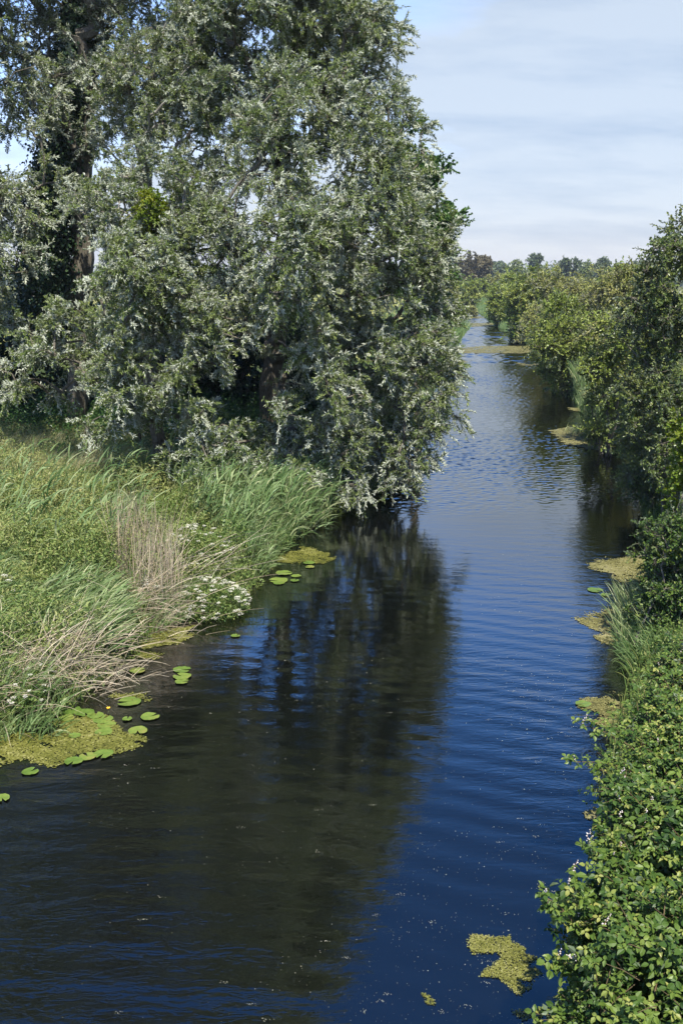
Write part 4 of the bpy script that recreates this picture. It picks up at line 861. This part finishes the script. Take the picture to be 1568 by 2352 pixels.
raft('duckweed shreds against the nearest bramble at the bottom edge', [(1180, 2328), (1240, 2316), (1260, 2326), (1200, 2342)], 13, .008, 1.2, 'weed', ragged=.05, v=.6)
raft('wide pale duckweed bar crossing the river, nearer of the two long bars', [(1015, 806), (1060, 800), (1110, 795), (1222, 795), (1240, 808), (1190, 812), (1060, 811)], 14, .06, 2.2, 'weed_brown', ragged=.5, v=.5)
raft('pale duckweed bar crossing the river at the far bend', [(1020, 748), (1050, 742), (1140, 742), (1145, 749), (1060, 751)], 15, .1, 2.2, 'weed_brown', ragged=1.0, v=.5)
raft('thin duckweed line beside the distant reed clump', [(1000, 826), (1060, 828), (1075, 833), (1010, 836)], 16, .05, 1.8, 'weed_brown', ragged=.3, v=.5)
raft('short duckweed line below the rounded hawthorn', [(1185, 834), (1245, 832), (1250, 838), (1200, 840)], 17, .05, 2.0, 'weed_brown', ragged=.3, v=.5)
raft('faint duckweed edge where the river disappears', [(1040, 727), (1100, 726), (1110, 731), (1060, 732)], 18, .12, 1.8, 'weed_brown', ragged=1.0, v=.5)
raft('small duckweed patch squeezed between bramble and water', [(1342, 1858), (1366, 1852), (1372, 1892), (1350, 1885)], 19, .012, 1.6, 'weed_brown', ragged=.05, v=.55)

def pad(px, py, wpx, label, seed, parent_group='lily pads', tilt=0.0, ok=True):
    rng = np.random.default_rng(seed); c = gp(px, py, .012); r = wpx * .35 / 2 * mpp(c[1], 0); k = 26; notch = .22
    a0 = rng.uniform(0, 6.3); a = a0 + np.linspace(notch, 2 * np.pi - notch, k); rr = r * (1 + .04 * np.sin(3 * a + seed)) * (1.0 - .05 * rng.random(k))
    V = [(-.35 * r * math.cos(a0) * 0, 0, .010)]
    for f_ in (.55, 1.0):
        for i in range(k): V.append((math.cos(a[i]) * rr[i] * f_ * 1.12, math.sin(a[i]) * rr[i] * f_, .010 + (.012 * rng.random() if f_ == 1 else .004 * math.sin(a[i] * 2 + seed))))
    fq = [(1 + i, 1 + k + i, 2 + k + i, 2 + i) for i in range(k - 1)]; ft = [(0, 1 + i, 2 + i) for i in range(k - 1)]
    mb = MB(); mb.add(V, fq, .5); mb.add(V, ft, .5)
    o = mb.build('lily_pad', M['pad'], smooth=True); o.location = (c[0], c[1], .004); tag(o, label, 'lily pad', parent_group)
g7 = lambda x, y: (x * .35, 1372 + y * .35)
g8 = lambda x, y: (470 + x * .35, 1019 + y * .35)
PADS = [(*g7(465, 742), 130, 'pad touching the straw tips, first of the overlapping chain above the raft'), (*g7(560, 757), 115, 'second pad of the overlapping chain above the raft'),
        (*g7(628, 775), 100, 'round pad below the yellow flower, third of the overlapping chain'), (*g7(676, 802), 122, 'lowest pad of the overlapping chain, half under its neighbour'),
        (*g7(835, 798), 60, 'small round pad alone on dark water right of the yellow flower'), (*g7(985, 782), 112, 'notched pad farthest out from the raft, level with the yellow flower'),
        (*g7(905, 873), 115, 'yellowing pad above the tip of the large duckweed raft'), (*g7(682, 883), 105, 'green pad lying on the large raft, whole and clear'),
        (*g7(492, 908), 74, 'faded pad sunk into the middle of the large raft'), (*g7(680, 1027), 120, 'uppermost of three pads in a row along the lower edge of the raft'),
        (*g7(578, 1044), 106, 'middle of three pads in a row along the lower edge of the raft'), (*g7(484, 1074), 110, 'lowest of three pads in a row along the lower edge of the raft'),
        (*g7(200, 1142), 98, 'single pad adrift below the large raft, towards the picture edge'), (*g7(15, 1318), 95, 'pad cut by the picture edge, well below the large raft'),
        (*g7(905, 481), 95, 'pad just off the straw tips above the thin duckweed smear'), (*g7(1195, 475), 105, 'top pad of the three stacked on dark open water'),
        (*g7(1195, 518), 110, 'middle pad of the three stacked on dark open water'), (*g7(1193, 553), 82, 'bottom pad of the three stacked on dark open water'),
        (*g7(848, 685), 140, 'wide pad beside the thin duckweed smear'), (*g7(1545, 252), 55, 'tiny pad alone off the duckweed raft below the blossom'),
        (*g8(600, 868), 62, 'right-hand pad of the small group below the olive raft'), (*g8(485, 897), 115, 'long pad at the bottom left of the small group below the olive raft'),
        (*g8(590, 898), 54, 'short pad beside the long one in the small group below the olive raft'), (*g8(487, 914), 70, 'lowest pad of the small group below the olive raft'),
        (*g8(520, 848), 100, 'uppermost pad of the small group below the olive raft'), (*g8(685, 781), 72, 'pad just under the lower edge of the olive raft'),
        (*g8(690, 808), 56, 'small pad a little below the olive raft'), (*g8(305, 922), 60, 'pad half hidden in the grass fringe by the blossom'),
        (*g7(700, 838), 110, 'brown-edged pad partly covered by duckweed at the raft top'), (1366, 1355, 95, 'lone green pad in blue water below the pointed duckweed raft'),
        (1338, 1617, 95, 'green pad at the tip of the forked brownish raft'), (1390, 1366, 60, 'half-sunk pad beside the lone green pad below the pointed raft'), (*g7(438, 792), 100, 'dull pad at the raft corner beneath the straw')]
for i, (px, py, w, lb) in enumerate(PADS): pad(px, py, w, 'lily ' + lb, 600 + i)
# yellow water-lily bud
c = gp(250, 1636, 0); root = empty('yellow_water_lily', c, 'yellow water-lily bud standing above the overlapping pads', 'flower')
mb = MB(); tubes(mb, np.array([[(c[0], c[1], -.05), (c[0] + .004, c[1], .02), (c[0], c[1], .05)]]), np.full((1, 3), .006), .5, 6); mb.build('stem', M['stem'], root)
mb = MB(); rng = np.random.default_rng(9)
for q in range(6):
    a = q * np.pi / 3; leaves(mb, np.array([[c[0], c[1], .045]]), np.array([[math.cos(a) * .6, math.sin(a) * .6, .8]]), np.array([[math.cos(a) * -.8, math.sin(a) * -.8, .6]]), .05, .05, .5, 'oval')
mb.build('petals', M['yellow'], root)
# floating seeds and scum flecks
rng = np.random.default_rng(91); mb = MB(); q = []
for (poly, n) in (([(350, 1500), (1000, 1500), (1350, 1500), (1330, 2352), (0, 2352), (200, 1900)], 700), ([(980, 1250), (1340, 1250), (1350, 1560), (1000, 1560)], 90), ([(900, 1950), (1300, 1850), (1250, 2352), (800, 2352)], 300), ([(700, 2100), (1250, 2100), (1250, 2352), (500, 2352)], 200), ([(1150, 1550), (1340, 1550), (1330, 1700), (1150, 1700)], 140)):
    x, y = region(rng, n, poly, 0.0); q.append(np.c_[x, y])
q = np.concatenate(q); n = len(q); s = .0022 * rng.lognormal(0, .38, n) * np.clip(q[:, 1] / 10, .7, 2.2)
ex = rng.choice(n, 60, replace=False); cl = np.concatenate([q[ex] + rng.normal(size=(60, 2)) * np.array([.03, .012]) for _ in range(7)]); q = np.vstack([q, cl]); s = np.r_[s, np.full(len(cl), .003)]; n = len(q)
a = np.arange(5) * 2 * np.pi / 5; an = a[None] + rng.uniform(0, 6.3, (n, 1)); V = np.stack([q[:, :1] + np.cos(an) * s[:, None] * 1.3, q[:, 1:] + np.sin(an) * s[:, None], np.full((n, 5), .004)], -1)
mb.add(V.reshape(-1, 3), np.arange(n * 5).reshape(n, 5), np.repeat(rng.random(n), 5))
tag(mb.build('floating_seeds', M['speck']), 'pale seed fluff and duckweed specks scattered over the open water', 'seeds', kind='stuff')

# ------------------------------------------------------------------ the air
me = bpy.data.meshes.new('haze'); x0, x1, y0, y1, z0, z1 = -900, 900, -60, 1500, -2.0, 28
me.from_pydata([(x, y, z) for x in (x0, x1) for y in (y0, y1) for z in (z0, z1)], [], [(0, 1, 3, 2), (4, 6, 7, 5), (0, 4, 5, 1), (2, 3, 7, 6), (0, 2, 6, 4), (1, 5, 7, 3)])
m, N, L = base_mat('air'); o = N.new('ShaderNodeOutputMaterial'); pv = N.new('ShaderNodeVolumePrincipled')
pv.inputs['Color'].default_value = (.80, .88, 1, 1); pv.inputs['Density'].default_value = .00022; pv.inputs['Anisotropy'].default_value = 0.2
L.new(pv.outputs[0], o.inputs['Volume']); me.materials.append(m)
ho = bpy.data.objects.new('haze', me); COL.objects.link(ho); tag(ho, 'thin bluish summer haze over the whole valley', 'haze', kind='stuff')
